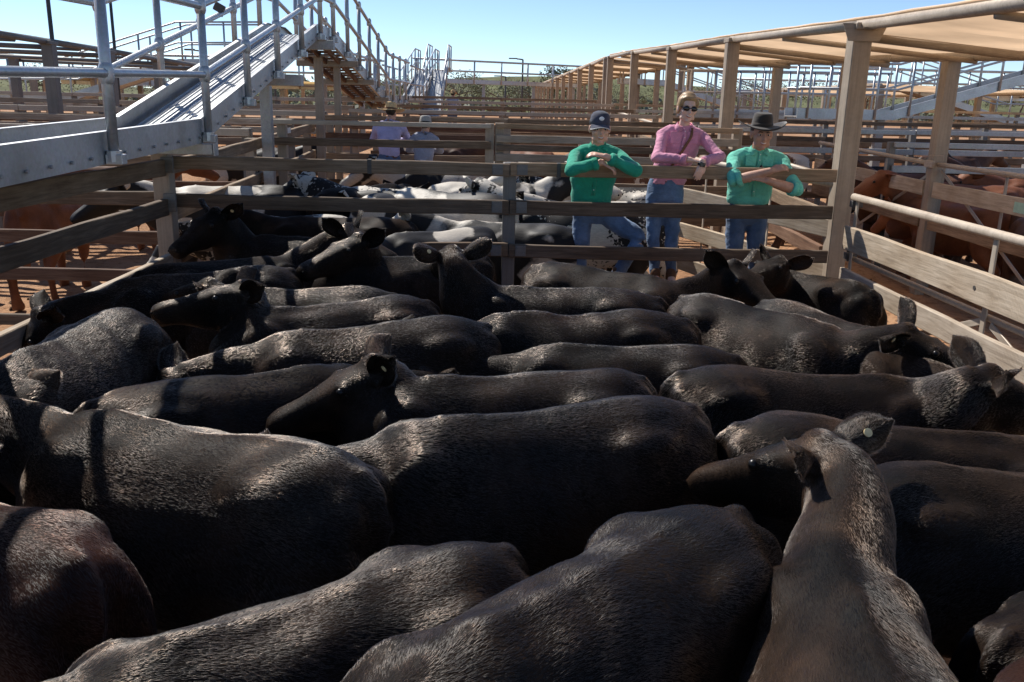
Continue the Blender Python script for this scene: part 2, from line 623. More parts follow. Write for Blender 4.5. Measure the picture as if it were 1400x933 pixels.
    for sg, eu in ((-1, ear_up[0]), (1, ear_up[1])):
        e = unit(s * sg * 0.92 - d * 0.34 + u * eu)
        nrm = unit(d * 0.8 + s * sg * 0.25 - u * 0.15)
        nrm = unit(nrm - e * (nrm @ e))
        w = np.cross(e, nrm)
        r0 = poll - d * 0.008 + s * sg * 0.088 + u * 0.012
        P, F = ear_shape(r0, e, w, nrm, 0.195 * ear, 0.066 * ear)
        out.add(P, F)
        ears.append((r0, e, w, nrm))
    me = out.mesh(name, True)
    info = dict(poll=poll, d=d, s=s, u=u, ears=ears, nb=nb, path=path)
    return me, info

def ico_eye():
    mb = MB().ell((0, 0, 0), (0.0165, 0.0165, 0.0165), n=12, m=8)
    return mb

def cow_parts(root, info, tagged=None, sfx=True, detail=True):
    """eyes, nostrils and ear tags under the animal"""
    p, d, s, u = info['poll'], info['d'], info['s'], info['u']
    if detail:
        for sg in (-1, 1):
            c = p + d * 0.150 + s * (sg * 0.117) + u * 0.030
            link('eye', EYE_ME, 'eye', root, c)
            mb = MB().ell((0, 0, 0), (0.016, 0.012, 0.010), R=np.stack([s * sg * .8 + d * .3, d, u], 1), n=10, m=6)
            link('nostril', mb.mesh('nostril', True), 'nostril', root, p + d * 0.478 + s * (sg * 0.045) + u * 0.006)
    if tagged is not None:
        r0, e, w, nrm = info['ears'][tagged]
        c = r0 + e * 0.085
        for off in (-0.013, -0.036):
            mb = MB()
            k = 14
            a = np.arange(k) / k * 2 * np.pi
            rs = [c + nrm * (off + h_) + np.outer(np.cos(a) * q, e) + np.outer(np.sin(a) * q, w) for h_, q in ((-.002, .010), (-.002, .0135), (.002, .0135), (.002, .006), (.005, .005), (.005, .001))]
            mb.rings(rs)
            o = link('ear_tag', mb.mesh('ear_tag', False), 'tag_yellow', root)

# ---- coat materials
def m_coat(key, kind):
    m, nt, b = mat_base(key)
    v, r = obj_shift(nt, coords(nt), 9.0)
    n1 = noise(nt, v, 3.2, 5, 0.6, 0.4)
    vs, _ = obj_shift(nt, coords(nt, (1, 6, 6)), 9.0)
    streak = noise(nt, vs, 26, 3, 0.7)
    if kind == 'black':
        c = ramp(nt, n1, [(0.36, (0.006, 0.0052, 0.0047)), (0.54, (0.018, 0.0118, 0.0085)), (0.72, (0.046, 0.027, 0.0175))])
    elif kind == 'redblack':
        c = ramp(nt, n1, [(0.3, (0.010, 0.006, 0.0045)), (0.55, (0.026, 0.011, 0.0075)), (0.8, (0.065, 0.026, 0.016))])
    elif kind == 'red':
        c = ramp(nt, n1, [(0.3, (0.12, 0.042, 0.020)), (0.6, (0.21, 0.078, 0.036)), (0.85, (0.30, 0.125, 0.065))])
    elif kind == 'brown':
        c = ramp(nt, n1, [(0.3, (0.05, 0.022, 0.013)), (0.7, (0.11, 0.05, 0.028))])
    else:
        big = noise(nt, v, 1.7 if kind == 'pied' else 2.6, 2.5, 0.45, 0.8)
        speck = noise(nt, v, 34, 2, 0.5)
        edge = mathn(nt, 'ADD', big, mathn(nt, 'MULTIPLY', mathn(nt, 'SUBTRACT', speck, 0.5), 0.03 if kind == 'pied' else 0.16 if kind == 'tan_pied' else 0.45))
        dark = (0.014, 0.012, 0.012) if kind != 'tan_pied' else (0.12, 0.055, 0.03)
        t0 = 0.515 if kind == 'pied' else 0.495
        c = ramp(nt, edge, [(t0 - 0.01, dark), (t0 + 0.015, (0.55, 0.50, 0.43))])
    c = mixc(nt, 0.5, c, ramp(nt, streak, [(0.3, (0.55, 0.55, 0.55)), (0.7, (1.3, 1.3, 1.3))]), 'MULTIPLY')
    L(nt, c, b.inputs['Base Color'])
    b.inputs['Roughness'].default_value = 0.55
    b.inputs['Specular IOR Level'].default_value = 0.05 if kind in ('black', 'redblack') else 0.25
    b.inputs['Sheen Weight'].default_value = 0.0
    b.inputs['Sheen Roughness'].default_value = 0.4
    bump(nt, b, streak, 0.35, 0.006)
    M[key] = m
for k_ in ('black', 'redblack', 'red', 'brown', 'pied', 'speckled', 'tan_pied'):
    m_coat('coat_' + k_, k_)

def m_hair(key, cols, rough=0.18):
    m = bpy.data.materials.new(key)
    m.use_nodes = True
    nt = m.node_tree
    nt.nodes.remove(nt.nodes['Principled BSDF'])
    h = nt.nodes.new('ShaderNodeBsdfHairPrincipled')
    h.parametrization = 'COLOR'
    v, r = obj_shift(nt, coords(nt), 9.0)
    n1 = noise(nt, v, 3.2, 5, 0.6, 0.4)
    c = ramp(nt, n1, cols)
    hi = nt.nodes.new('ShaderNodeHairInfo')
    c = mixc(nt, 1.0, c, ramp(nt, hi.outputs['Random'], [(0, (0.55, 0.55, 0.55)), (1, (1.35, 1.3, 1.25))]), 'MULTIPLY')
    L(nt, c, h.inputs['Color'])
    h.inputs['Roughness'].default_value = rough
    h.inputs['Radial Roughness'].default_value = 0.35
    h.inputs['Coat'].default_value = 0.0
    h.inputs['IOR'].default_value = 1.46
    L(nt, h.outputs[0], nt.nodes['Material Output'].inputs['Surface'])
    M[key] = m
m_hair('hair_black', [(0.32, (0.006, 0.0054, 0.005)), (0.48, (0.026, 0.0175, 0.0135)), (0.66, (0.095, 0.058, 0.039))])
m_hair('hair_redblack', [(0.34, (0.010, 0.006, 0.005)), (0.52, (0.05, 0.021, 0.014)), (0.72, (0.15, 0.062, 0.04))])
m_plain('eye', (0.010, 0.008, 0.007), 0.3, 0.1, 20, 0.3)
m_plain('nostril', (0.008, 0.007, 0.007), 0.75, 0.1, 20, 0.1)
m_plain('tag_yellow', (0.58, 0.46, 0.25), 0.45, 0.15, 30, 0.4)
EYE_ME = ico_eye().mesh('eye', True)
EYE_ME.materials.append(M['eye'])

def grow_coat(cow, me, info, count, length=0.028, radius=0.0006, mat='hair_black', seed=1, zmin=0.42):
    """short hair lying towards the tail, as a curves object under the animal"""
    rs = np.random.RandomState(seed)
    me.calc_loop_triangles()
    nt_ = len(me.loop_triangles)
    tri = np.empty(nt_ * 3, np.int32)
    me.loop_triangles.foreach_get('vertices', tri)
    tri = tri.reshape(-1, 3)
    v = np.empty(len(me.vertices) * 3)
    me.vertices.foreach_get('co', v)
    v = v.reshape(-1, 3)
    vn = np.empty(len(me.vertices) * 3)
    me.vertices.foreach_get('normal', vn)
    vn = vn.reshape(-1, 3)
    A, B, D = v[tri[:, 0]], v[tri[:, 1]], v[tri[:, 2]]
    area = np.linalg.norm(np.cross(B - A, D - A), axis=1)
    cz = (A[:, 2] + B[:, 2] + D[:, 2]) / 3
    is_ear = tri[:, 0] >= info['nb']
    hdd = np.linalg.norm((A + B + D) / 3 - (info['poll'] + info['d'] * .2), axis=1)
    w = area * np.clip((cz - zmin) / 0.25, 0, 1) * np.where(is_ear, 1.6, 1.0) * np.where(hdd < .32, 2.2, 1.0)
    cum = np.cumsum(w)
    pick = np.searchsorted(cum, rs.rand(count) * cum[-1])
    pick = np.minimum(pick, nt_ - 1)
    r1, r2 = np.sqrt(rs.rand(count)), rs.rand(count)
    wa, wb, wc = 1 - r1, r1 * (1 - r2), r1 * r2
    P = A[pick] * wa[:, None] + B[pick] * wb[:, None] + D[pick] * wc[:, None]
    n = vn[tri[pick, 0]] * wa[:, None] + vn[tri[pick, 1]] * wb[:, None] + vn[tri[pick, 2]] * wc[:, None]
    n /= np.linalg.norm(n, axis=1)[:, None] + 1e-9
    ear = is_ear[pick]
    # lie of the coat
    base = np.tile(np.array([-1.0, 0, -0.55]), (count, 1))
    path = info['path']
    dn = np.linalg.norm(P[:, None, :] - path[None, :, :], axis=2)
    ni = dn.argmin(1)
    tng = np.gradient(path, axis=0)
    tng /= np.linalg.norm(tng, axis=1)[:, None]
    wneck = np.clip((P[:, 0:1] - 0.80) / 0.60, 0, 1)
    wneck = wneck * wneck * (3 - 2 * wneck)
    base = base * (1 - wneck) + (-tng[ni] + np.array([0, 0, -0.35])) * wneck
    hd = (P - info['poll']) @ info['d']
    near_head = (np.linalg.norm(P - (info['poll'] + info['d'] * 0.22), axis=1) < 0.30) & (hd > 0.02)
    base[near_head] = -info['d'] + info['u'] * 0.1
    for k in range(5):     # swirls
        kv = rs.normal(size=3) * (4 + 3 * k)
        ph = rs.rand() * 6.28
        sw = np.sin(P @ kv + ph)[:, None] * np.array(rs.normal(size=3))[None, :]
        base = base + sw * (0.20 / (1 + 0.5 * k))
    base = base + rs.normal(size=(count, 3)) * 0.11
    for (r0, e, w_, nrm), sg in zip(info['ears'], (-1, 1)):
        m_ = ear & (((P - info['poll']) @ info['s']) * sg > 0)
        ax = (P[m_] - r0) @ w_
        base[m_] = e * 0.8 + np.outer(np.sign(ax) * np.minimum(1, np.abs(ax) / .04), w_) * 0.9 + rs.normal(size=(m_.sum(), 3)) * 0.2
    t = base - n * np.sum(base * n, 1)[:, None]
    t /= np.linalg.norm(t, axis=1)[:, None] + 1e-9
    clump = np.zeros(count)
    for k in range(4):
        kv = rs.normal(size=3) * 28
        clump += np.sin(P @ kv + rs.rand() * 6.28) * 0.5
    lay = np.clip(0.25 + 0.03 * clump + rs.normal(size=count) * 0.05, 0.16, 0.6)
    ridge = np.clip(1 - np.abs(P[:, 1]) / 0.03, 0, 1) * (P[:, 2] > 0.95) * (P[:, 0] < 1.1)
    lay = lay + 0.12 * ridge
    ln = length * (0.65 + 0.6 * rs.rand(count)) * (1 + 0.10 * clump)
    ln = np.where(near_head, ln * 0.55, ln)
    ln = np.where(ear, ln * 0.75, ln)
    k = 4
    pts = np.empty((count, k, 3))
    for i in range(k):
        q = i / (k - 1)
        pts[:, i] = P - n * 0.001 + t * (ln * q * np.cos(lay * (1 - .5 * q)))[:, None] + n * (ln * np.sin(lay) * (q - 0.35 * q * q))[:, None]
    pts[:, 1:, 2] -= 0.0  # rooted hairs keep to the skin
    hc = bpy.data.hair_curves.new('coat_hair')
    hc.add_curves([k] * count)
    hc.attributes['position'].data.foreach_set('vector', pts.reshape(-1).astype(np.float32))
    ra = hc.attributes.get('radius') or hc.attributes.new('radius', 'FLOAT', 'POINT')
    rad_ = np.tile(np.array([1.0, 0.85, 0.6, 0.12]) * radius, count).astype(np.float32)
    ra.data.foreach_set('value', rad_)
    hc.materials.append(M[mat])
    o = bpy.data.objects.new('coat_hair', hc)
    C.objects.link(o)
    o.parent = cow
    return o
# ------------------------------------------------------------------ ground
def m_dirt():
    m, nt, b = mat_base('dirt')
    v = coords(nt)
    n1 = noise(nt, v, 0.35, 5, 0.6)
    n2 = noise(nt, v, 9.0, 8, 0.7)
    n3 = noise(nt, v, 55.0, 4, 0.7)
    c = ramp(nt, n1, [(0.3, (0.31, 0.17, 0.092)), (0.55, (0.44, 0.255, 0.148)), (0.75, (0.55, 0.36, 0.23))])
    c = mixc(nt, 0.8, c, ramp(nt, n2, [(0.34, (0.45, 0.38, 0.33)), (0.50, (1, 1, 1))]), 'MULTIPLY')
    c = mixc(nt, 0.5, c, ramp(nt, n3, [(0.3, (0.6, 0.58, 0.55)), (0.7, (1.25, 1.22, 1.18))]), 'MULTIPLY')
    L(nt, c, b.inputs['Base Color'])
    b.inputs['Roughness'].default_value = 0.95
    b.inputs['Specular IOR Level'].default_value = 0.1
    h = mathn(nt, 'ADD', n2, mathn(nt, 'MULTIPLY', n3, 0.35))
    bump(nt, b, h, 0.9, 0.05)
    M['dirt'] = m
m_dirt()
m_plain('clod', (0.13, 0.078, 0.048), 0.95, 0.6, 9, 0.1, bumpy=0.6)
m_plain('plate_white', (0.7, 0.7, 0.68), 0.5, 0.1, 30)
m_plain('plate_green', (0.35, 0.55, 0.45), 0.5, 0.1, 30)
def m_cloth(key, col, trans):
    m, nt, b = mat_base(key)
    v, r = obj_shift(nt, coords(nt))
    n1 = noise(nt, v, 0.8, 5, 0.6)
    c = ramp(nt, n1, [(0.3, tuple(x * .82 for x in col)), (0.7, tuple(min(1, x * 1.1) for x in col))])
    L(nt, c, b.inputs['Base Color'])
    b.inputs['Roughness'].default_value = 0.9
    b.inputs['Specular IOR Level'].default_value = 0.1
    tr = nt.nodes.new('ShaderNodeBsdfTranslucent')
    L(nt, c, tr.inputs['Color'])
    mx = nt.nodes.new('ShaderNodeMixShader')
    mx.inputs[0].default_value = trans
    L(nt, b.outputs[0], mx.inputs[1])
    L(nt, tr.outputs[0], mx.inputs[2])
    L(nt, mx.outputs[0], nt.nodes['Material Output'].inputs['Surface'])
    bump(nt, b, noise(nt, v, 4, 4, 0.6), 0.3, 0.02)
    M[key] = m
m_cloth('cloth_tan', (0.91, 0.765, 0.61), 0.78)
m_cloth('cloth_yellow', (0.86, 0.70, 0.45), 0.75)
m_cloth('cloth_grey', (0.16, 0.14, 0.12), 0.15)

ys = list(np.linspace(-6, 8.5, 110)) + list(np.linspace(8.6, 27, 110)) + [30, 36, 45, 60, 80, 110, 160, 260, 500, 1200]
xs = [-900, -300, -120, -60, -35, -22] + list(np.linspace(-14, 14, 190)) + [22, 35, 60, 120, 300, 900]
gx, gy = np.meshgrid(xs, ys)
gz = np.vectorize(ground_z)(gy)
near = (np.abs(gx) <= 14) & (gy < 27)
for k in range(16):
    kv = nrs.normal(size=2) * (0.8 + 0.45 * k)
    gz = gz + np.where(near, np.sin(gx * kv[0] + gy * kv[1] + nrs.rand() * 6) * 0.014 / (1 + 0.22 * k), 0)
gz = gz + np.where(near, nrs.rand(*gz.shape) * 0.012, 0)
nx_ = len(xs)
gf = [(j * nx_ + i, j * nx_ + i + 1, (j + 1) * nx_ + i + 1, (j + 1) * nx_ + i) for j in range(len(ys) - 1) for i in range(nx_ - 1)]
gm = MB().add(np.stack([gx, gy, gz], 2).reshape(-1, 3), gf)
tag(link('ground', gm.mesh('ground', True), 'dirt'), kind='structure')

# trampled clods of dung and earth in the lane and pens
cl = MB()
for i in range(2600):
    if i < 1500:
        x, y = rnd.uniform(3.25, 4.9), rnd.uniform(3.6, 11.5)
    elif i < 2000:
        x, y = rnd.uniform(-7.5, -2.9), rnd.uniform(4.2, 9.5)
    else:
        x, y = rnd.uniform(-2.6, 3.0), rnd.uniform(6.6, 10.8)
    q = rnd.uniform(0.012, 0.045) * (1.5 if rnd.random() < .1 else 1)
    P = []
    for a in range(6):
        rr_ = q * rnd.uniform(.6, 1.5)
        P.append((x + math.cos(a * 1.047) * rr_, y + math.sin(a * 1.047) * rr_, ground_z(y) - .015))
    for a in range(6):
        rr_ = q * rnd.uniform(.35, .75)
        P.append((x + math.cos(a * 1.047) * rr_, y + math.sin(a * 1.047) * rr_, ground_z(y) + q * rnd.uniform(.15, .6)))
    cl.add(P, [(a, (a + 1) % 6, 6 + (a + 1) % 6, 6 + a) for a in range(6)] + [(6, 7, 8, 9, 10, 11)])
tag(link('earth_clods', cl.mesh('earth_clods', True), 'clod'), 'dark clods of dung and dry earth scattered over the yard dirt', 'clods', kind='stuff')

# ------------------------------------------------------------------ fences
def post(root, x, y, top, w, d, mat, name='post', z0=None):
    z0 = (ground_z(y) if z0 is None else z0) - 0.05
    mb = MB().bbox((0, 0, 0), (top - z0, d, w), 0.006)     # local x runs up the post
    o = link(name, mb.mesh(name), mat, root)
    o.rotation_euler = (0, -math.pi / 2, 0)
    o.location = Vector((x, y, (top + z0) / 2)) - Vector(root.location)
    return o

def bracket(root, x, y, z, w, h, t, mat='steel_grey', parent=None):
    mb = MB().bbox((x, y, z), (w, t, h), 0.002)
    for sx in (-.3, .3):
        for sz in (-.25, .25):
            mb.tube([(x + sx * w, y - t / 2 - .008, z + sz * h), (x + sx * w, y, z + sz * h)], 0.008, 6)
    return part(root, 'bracket', mb, mat)

def cross_fence(label, x0, x1, y, posts, rails, mat='timber', pmat='steel_dusty', pw=0.11, pd=0.11, tilt=0.0, y2=None, top_extra=0.0, brackets=False, name='yard_fence', group=None):
    """rails: (top z, height, thickness, material, kind); y2 is the far end's y when the line is not square on"""
    y2 = y if y2 is None else y2
    yy = lambda x: y + (y2 - y) * (x - x0) / (x1 - x0)
    root = thing(name, label, 'fence', ((x0 + x1) / 2, (y + y2) / 2, ground_z(y)), group=group)
    top = max(r[0] for r in rails)
    for px in posts:
        post(root, px, yy(px) + pd * .5 + .032, top + top_extra, pw, pd, pmat)
    ends = sorted(set([x0] + [p for p in posts if x0 + .4 < p < x1 - .4] + [x1]))
    for (zt, h, t, mt, kind) in rails:
        for a, b in zip(ends[:-1], ends[1:]):
            j0, j1 = rnd.uniform(-.006, .006), rnd.uniform(-.006, .006)
            p0, p1 = (a + .004, yy(a), zt - h / 2 + j0), (b - .004, yy(b), zt - h / 2 + j1)
            if kind == 'pipe':
                pipe(root, 'rail', [p0, p1], h / 2, mt, 10)
            else:
                bar(root, 'rail', p0, p1, h, t, mt)
    return root

def side_fence(label, x, y0, y1, posts, rails, pmat='steel_dusty', pw=0.11, pd=0.11, side=1, name='yard_fence', tops=None, rise=True):
    """a fence running away from the camera; side = +1 when the posts stand on the +x side of the rails"""
    root = thing(name, label, 'fence', (x, (y0 + y1) / 2, ground_z((y0 + y1) / 2)))
    top = max(r[0] for r in rails)
    g = lambda yy: ground_z(yy) if rise else 0.0
    for py in posts:
        post(root, x + side * (pd * .5 + .034), py, top + g(py), pd, pw, pmat)
    ends = sorted(set([y0] + [p for p in posts if y0 + .4 < p < y1 - .4] + [y1]))
    for (zt, h, t, mt, kind) in rails:
        for a, b in zip(ends[:-1], ends[1:]):
            p0, p1 = (x, a + .004, zt - h / 2 + g(a)), (x, b - .004, zt - h / 2 + g(b))
            if kind == 'pipe':
                pipe(root, 'rail', [p0, p1], h / 2, mt, 10)
            else:
                bar(root, 'rail', p0, p1, h, t, mt)
    return root

FY = 7.57
R = lambda zt, h, mt='timber', t=0.055, k='bar': (zt, h, t, mt, k)
# the pen's far fence, where the three people lean
f1 = cross_fence('weathered timber rail fence at the back of the black cattle pen, where three people lean', -2.70, 2.93, FY, [0.135],
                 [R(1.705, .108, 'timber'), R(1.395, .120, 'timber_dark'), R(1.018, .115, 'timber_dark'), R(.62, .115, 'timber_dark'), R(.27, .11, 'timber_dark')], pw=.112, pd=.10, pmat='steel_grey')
for zt, h in ((1.705, .108), (1.395, .120), (1.018, .115)):
    for bx_ in (0.03, 0.24):
        bracket(f1, bx_, FY - .031, zt - h / 2, .09, h * .8, .006)
for bx_ in (-1.05, 2.55 - 2.0):      # bolted straps over the top rail
    part(f1, 'strap', MB().bbox((bx_, FY, 1.652), (.035, .068, .122), .003), 'steel_dark')
# heavy corner post on the left and tall canopy column on the right are separate things
cp = thing('corner_post', 'square steel corner post under the metal walkway at the left end of the back fence', 'post', (-2.77, 7.52, 0))
post(cp, -2.77, 7.52, 1.74, .14, .14, 'steel_dusty')
part(cp, 'cleat', MB().bbox((-2.70, 7.43, 1.33), (.10, .03, .15), .003), 'steel_grey')
part(cp, 'cleat', MB().bbox((-2.70, 7.43, 1.64), (.10, .03, .13), .003), 'steel_grey')

# left side of the pen, under the walkway
side_fence('dark timber side fence of the black cattle pen under the walkway', -2.74, 2.2, 7.43, [2.6],
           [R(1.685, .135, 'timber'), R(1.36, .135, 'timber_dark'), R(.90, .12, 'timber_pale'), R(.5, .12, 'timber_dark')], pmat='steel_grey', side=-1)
pipe_root = thing('low_pipe_rail', 'short galvanised pipe rail low on the left edge of the pen', 'rail', (-3.0, 5.2, 0))
pipe(pipe_root, 'pipe', [(-3.9, 5.32, .74), (-2.9, 5.32, .74)], .022, 'galv')
post(pipe_root, -3.85, 5.32, .76, .05, .05, 'galv_old')

# back fence carried on to the left, with red cattle behind
cross_fence('timber rail fence in front of the red cattle at the left edge', -9.0, -2.86, 7.62, [-5.9, -9.0],
            [R(1.40, .12, 'timber_dark'), R(1.06, .11, 'timber_red'), R(.715, .11, 'timber_red'), R(1.70, .10, 'timber'), R(.3, .1, 'timber_dark')], pmat='steel_grey')

# side fence beyond the corner, below the ramp
sf = side_fence('timber side fence below the steel ramp, beside the black and white cattle', -2.80, 7.75, 14.0, [10.7, 13.9],
                [R(1.66, .12, 'timber'), R(1.26, .12, 'timber'), R(.86, .12, 'timber_dark'), R(.45, .12, 'timber_dark')], pmat='steel_dusty', side=-1)
part(sf, 'notice_plate', MB().bbox((-2.768, 12.2, 1.66 + ground_z(12.2)), (.006, .18, .07), .002), 'plate_white')

# second cross fence: two panels
cross_fence('rail fence behind the pied cattle, left panel in front of two hatted people', -2.72, -.04, 11.0, [-2.6, -.06],
            [R(1.945, .055, 'pipe_tan', .055), R(1.735, .09, 'timber_dark'), R(1.45, .10, 'timber_dark'), R(1.1, .1, 'timber_dark'), R(.7, .1, 'timber_dark')], pmat='steel_dusty', pw=.11)
cross_fence('pale boarded rail fence behind the black and white cattle, right panel beside the green shirt', .02, 3.0, 11.02, [.06, 3.0],
            [R(1.955, .06, 'timber'), R(1.82, .09, 'timber_pale'), R(1.70, .075, 'timber_dark'), R(1.585, .09, 'timber_pale'), R(1.25, .1, 'timber'), R(.85, .1, 'timber_dark')], pmat='steel_dusty')
rows = [(14.2, 'timber', 'third cross fence back from the black cattle, weathered rails on dusty posts'),
        (16.8, 'timber_red', 'fourth cross fence back from the black cattle, brown rails seen edge-on'),
        (19.6, 'timber', 'fifth cross fence back from the black cattle, far thin rails'),
        (23.0, 'timber_dark', 'sixth cross fence back from the black cattle, dark thin rails below the ramp foot'),
        (27.0, 'timber', 'farthest cross fence seen under the transverse walkway')]
for i, (yy, mt, lb) in enumerate(rows):
    g = ground_z(yy)
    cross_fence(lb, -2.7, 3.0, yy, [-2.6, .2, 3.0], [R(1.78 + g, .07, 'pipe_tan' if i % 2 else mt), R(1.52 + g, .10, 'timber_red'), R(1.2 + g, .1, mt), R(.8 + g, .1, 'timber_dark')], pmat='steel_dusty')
lrows = [(10.9, 'left-hand rail fence just behind the red cattle, below the walkway'), (13.2, 'pale rail fence of the second left-hand pen row, under the walkway kickplate'),
         (15.8, 'rail fence of the third left-hand pen row, beside the far grey posts'), (19.0, 'rail fence of the fourth left-hand pen row, thin in the distance'), (23.5, 'farthest left-hand rail fence before the tan shade roofs')]
for i, (yy, lb) in enumerate(lrows):
    g = ground_z(yy)
    cross_fence(lb, -13.5 - i * 2, -2.95, yy, [-13.4, -10.8, -8.2, -5.6, -3.0], [R(1.76 + g, .09, 'pipe_tan' if i % 2 == 0 else 'timber_pale'), R(1.48 + g, .1, 'timber' if i % 2 else 'timber_pale'), R(1.12 + g, .1, 'timber_red'), R(.75 + g, .1, 'timber_dark')], pmat='steel_grey')

# ------------------------------------------------------------------ right-hand gate and lane
gt = thing('yard_gate', 'long gate of pale sawn boards and tan pipe along the right of the pen', 'gate', (3.02, 5.0, 0))
pipe(gt, 'top_pipe', [(3.02, 7.36, 1.50), (3.02, 1.6, 1.50)], .030, 'pipe_tan', 12)
pipe(gt, 'bottom_pipe', [(3.07, 7.36, .98), (3.07, 1.6, .98)], .022, 'pipe_tan', 10)
pipe(gt, 'bottom_pipe', [(3.07, 7.36, .20), (3.07, 1.6, .20)], .022, 'pipe_tan', 10)
for zt, h in ((1.262, .195), (.905, .15), (.52, .15)):
    bar(gt, 'board', (2.985, 7.34, zt - h / 2), (2.985, 1.6, zt - h / 2), h, .045, 'timber_pale')
    for yy in (5.2, 3.0):
        part(gt, 'bolt', MB().tube([(2.955, yy + .03, zt - h / 2), (2.966, yy + .03, zt - h / 2)], .014, 8), 'steel_dark')
for yy in (7.30, 5.2, 3.0):
    bar(gt, 'upright', (3.03, yy, .18), (3.03, yy, 1.48), .05, .012, 'pipe_tan', up=(0, 1, 0))
bar(gt, 'brace', (3.05, 7.2, .22), (3.05, 5.25, .95), .045, .012, 'pipe_tan')
bar(gt, 'brace', (3.05, 5.15, .95), (3.05, 3.1, .22), .045, .012, 'pipe_tan')
for zz in (1.44, 1.0, .42):
    part(gt, 'hinge', MB().tube([(3.06, 7.40, zz - .05), (3.06, 7.40, zz + .05)], .028, 10), 'steel_dark')
    part(gt, 'hinge', MB().bbox((3.05, 7.37, zz), (.09, .07, .055), .004), 'steel_dark')

g2 = thing('yard_gate', 'tan pipe and board gate across the lane, in front of the red cattle', 'gate', (5.1, 9.0, 0))
pipe(g2, 'top_pipe', [(5.1, 14.0, 1.70), (5.1, 10.35, 1.62)], .028, 'pipe_tan', 10)
pipe(g2, 'top_pipe', [(5.1, 10.15, 1.62), (5.1, 6.2, 1.62)], .028, 'pipe_tan', 10)
for zt, h, mt in ((1.40, .17, 'timber_pale'), (1.02, .16, 'timber'), (.55, .16, 'timber_red')):
    for a, b in ((14.0, 10.36), (10.12, 6.2)):
        bar(g2, 'board', (5.07, a, zt - h / 2 + (.06 if a > 12 else .02)), (5.07, b, zt - h / 2 + .02), h, .045, mt)
post(g2, 5.1, 10.24, 1.72, .12, .12, 'steel_dusty')
for yy in (13.2, 11.6, 8.8, 7.4):
    bar(g2, 'upright', (5.13, yy, .2), (5.13, yy, 1.62), .045, .012, 'pipe_tan', up=(0, 1, 0))
bar(g2, 'brace', (5.14, 10.3, 1.55), (5.14, 12.6, .5), .04, .012, 'pipe_tan')
bar(g2, 'brace', (5.14, 10.15, 1.55), (5.14, 8.0, .5), .04, .012, 'pipe_tan')
part(g2, 'number_plate', MB().bbox((5.043, 8.35, 1.33), (.005, .22, .10), .002), 'plate_green')
part(g2, 'bracket', MB().bbox((5.03, 10.24, 1.62), (.03, .2, .08), .003), 'pipe_tan')

g3 = thing('yard_gate', 'light pipe gate slanting across the lane behind the man in the dark hat', 'gate', (2.9, 10.0, 0))
pipe(g3, 'top_pipe', [(3.05, 7.75, 1.56), (1.9, 10.6, 1.66)], .03, 'pipe_tan', 10)
for zt, h in ((1.25, .16), (.86, .16), (.48, .15)):
    bar(g3, 'board', (3.03, 7.8, zt - h / 2), (1.88, 10.6, zt - h / 2 + .08), h, .045, 'timber_pale')
for q in (.3, .65):
    bar(g3, 'upright', (3.05 - 1.15 * q, 7.75 + 2.85 * q, .15), (3.05 - 1.15 * q, 7.75 + 2.85 * q, 1.58), .045, .012, 'pipe_tan', up=(0, 1, 0))

# lane and right-hand pens further back
side_fence('rail fence along the lane below the first canopy columns', 3.12, 8.2, 24.0, [12.0, 16.1, 20.4],
           [R(1.62, .06, 'pipe_tan', .06, 'pipe'), R(1.30, .13, 'timber'), R(.95, .13, 'timber_red'), R(.55, .12, 'timber_dark')], side=1)
rrows = [(11.6, 5.2, 13.0, 'grey rail fence behind the nearest red cattle on the right', 'galv_old'), (14.6, 3.3, 14.0, 'silver rail fence crossing below the second canopy column', 'galv_old'),
         (17.5, 3.3, 16.0, 'dark board fence further right behind the lane', 'timber_dark'), (21.5, 3.3, 20.0, 'far right rail fence in front of the raised walkway', 'galv_old'), (26.0, 3.4, 24.0, 'farthest right rail fence under the distant tan roofs', 'timber_pale')]
for yy, a, b, lb, mt in rrows:
    g = ground_z(yy)
    n_ = int((b - a) / 2.8)
    cross_fence(lb, a, b, yy, [a + (b - a) * k / n_ for k in range(n_ + 1)], [R(1.72 + g, .07, mt), R(1.42 + g, .09, mt), R(1.08 + g, .1, 'timber'), R(.7 + g, .1, 'timber_dark')], pmat='steel_grey', pw=.09, pd=.09)

# ------------------------------------------------------------------ walkways
def deck_plank(root, x0, x1, pts, mat='galv'):
    """ribbed steel plank running along pts (y, z)"""
    n_r = 3
    prof = []
    w = x1 - x0
    for k in range(n_r):
        a = x0 + w * (k + .12) / n_r
        prof += [(a, 0), (a + w * .10 / n_r, .012), (a + w * .30 / n_r, .012), (a + w * .40 / n_r, 0)]
    prof = [(x0, -.03), (x0, 0)] + prof + [(x1, 0), (x1, -.03)]
    prof += [(x1 - .004, -.03), (x1 - .004, -.006), (x0 + .004, -.006), (x0 + .004, -.03)]
    rs = [np.array([(px, y, z + pz) for px, pz in prof]) for y, z in pts]
    mb = MB().rings(rs, cap=False)
    return part(root, 'deck_plank', mb, mat)

def stringer(root, x, pts, h, t, side, mat='galv', name='kickplate'):
    """folded channel along pts (y, z of its lower edge); side = direction of the flanges"""
    rs = []
    for y, z in pts:
        f = .045 * side
        rs.append(np.array([(x, y, z), (x + f, y, z), (x + f, y, z + .006), (x + t * side, y, z + .006), (x + t * side, y, z + h - .006), (x + f, y, z + h - .006), (x + f, y, z + h), (x, y, z + h)]))
    return part(root, name, MB().rings(rs), mat)

def ypath(pts, y):
    for (a, za), (b, zb) in zip(pts[:-1], pts[1:]):
        if a <= y <= b:
            return za + (zb - za) * (y - a) / (b - a)
    return pts[-1][1] if y > pts[-1][0] else pts[0][1]

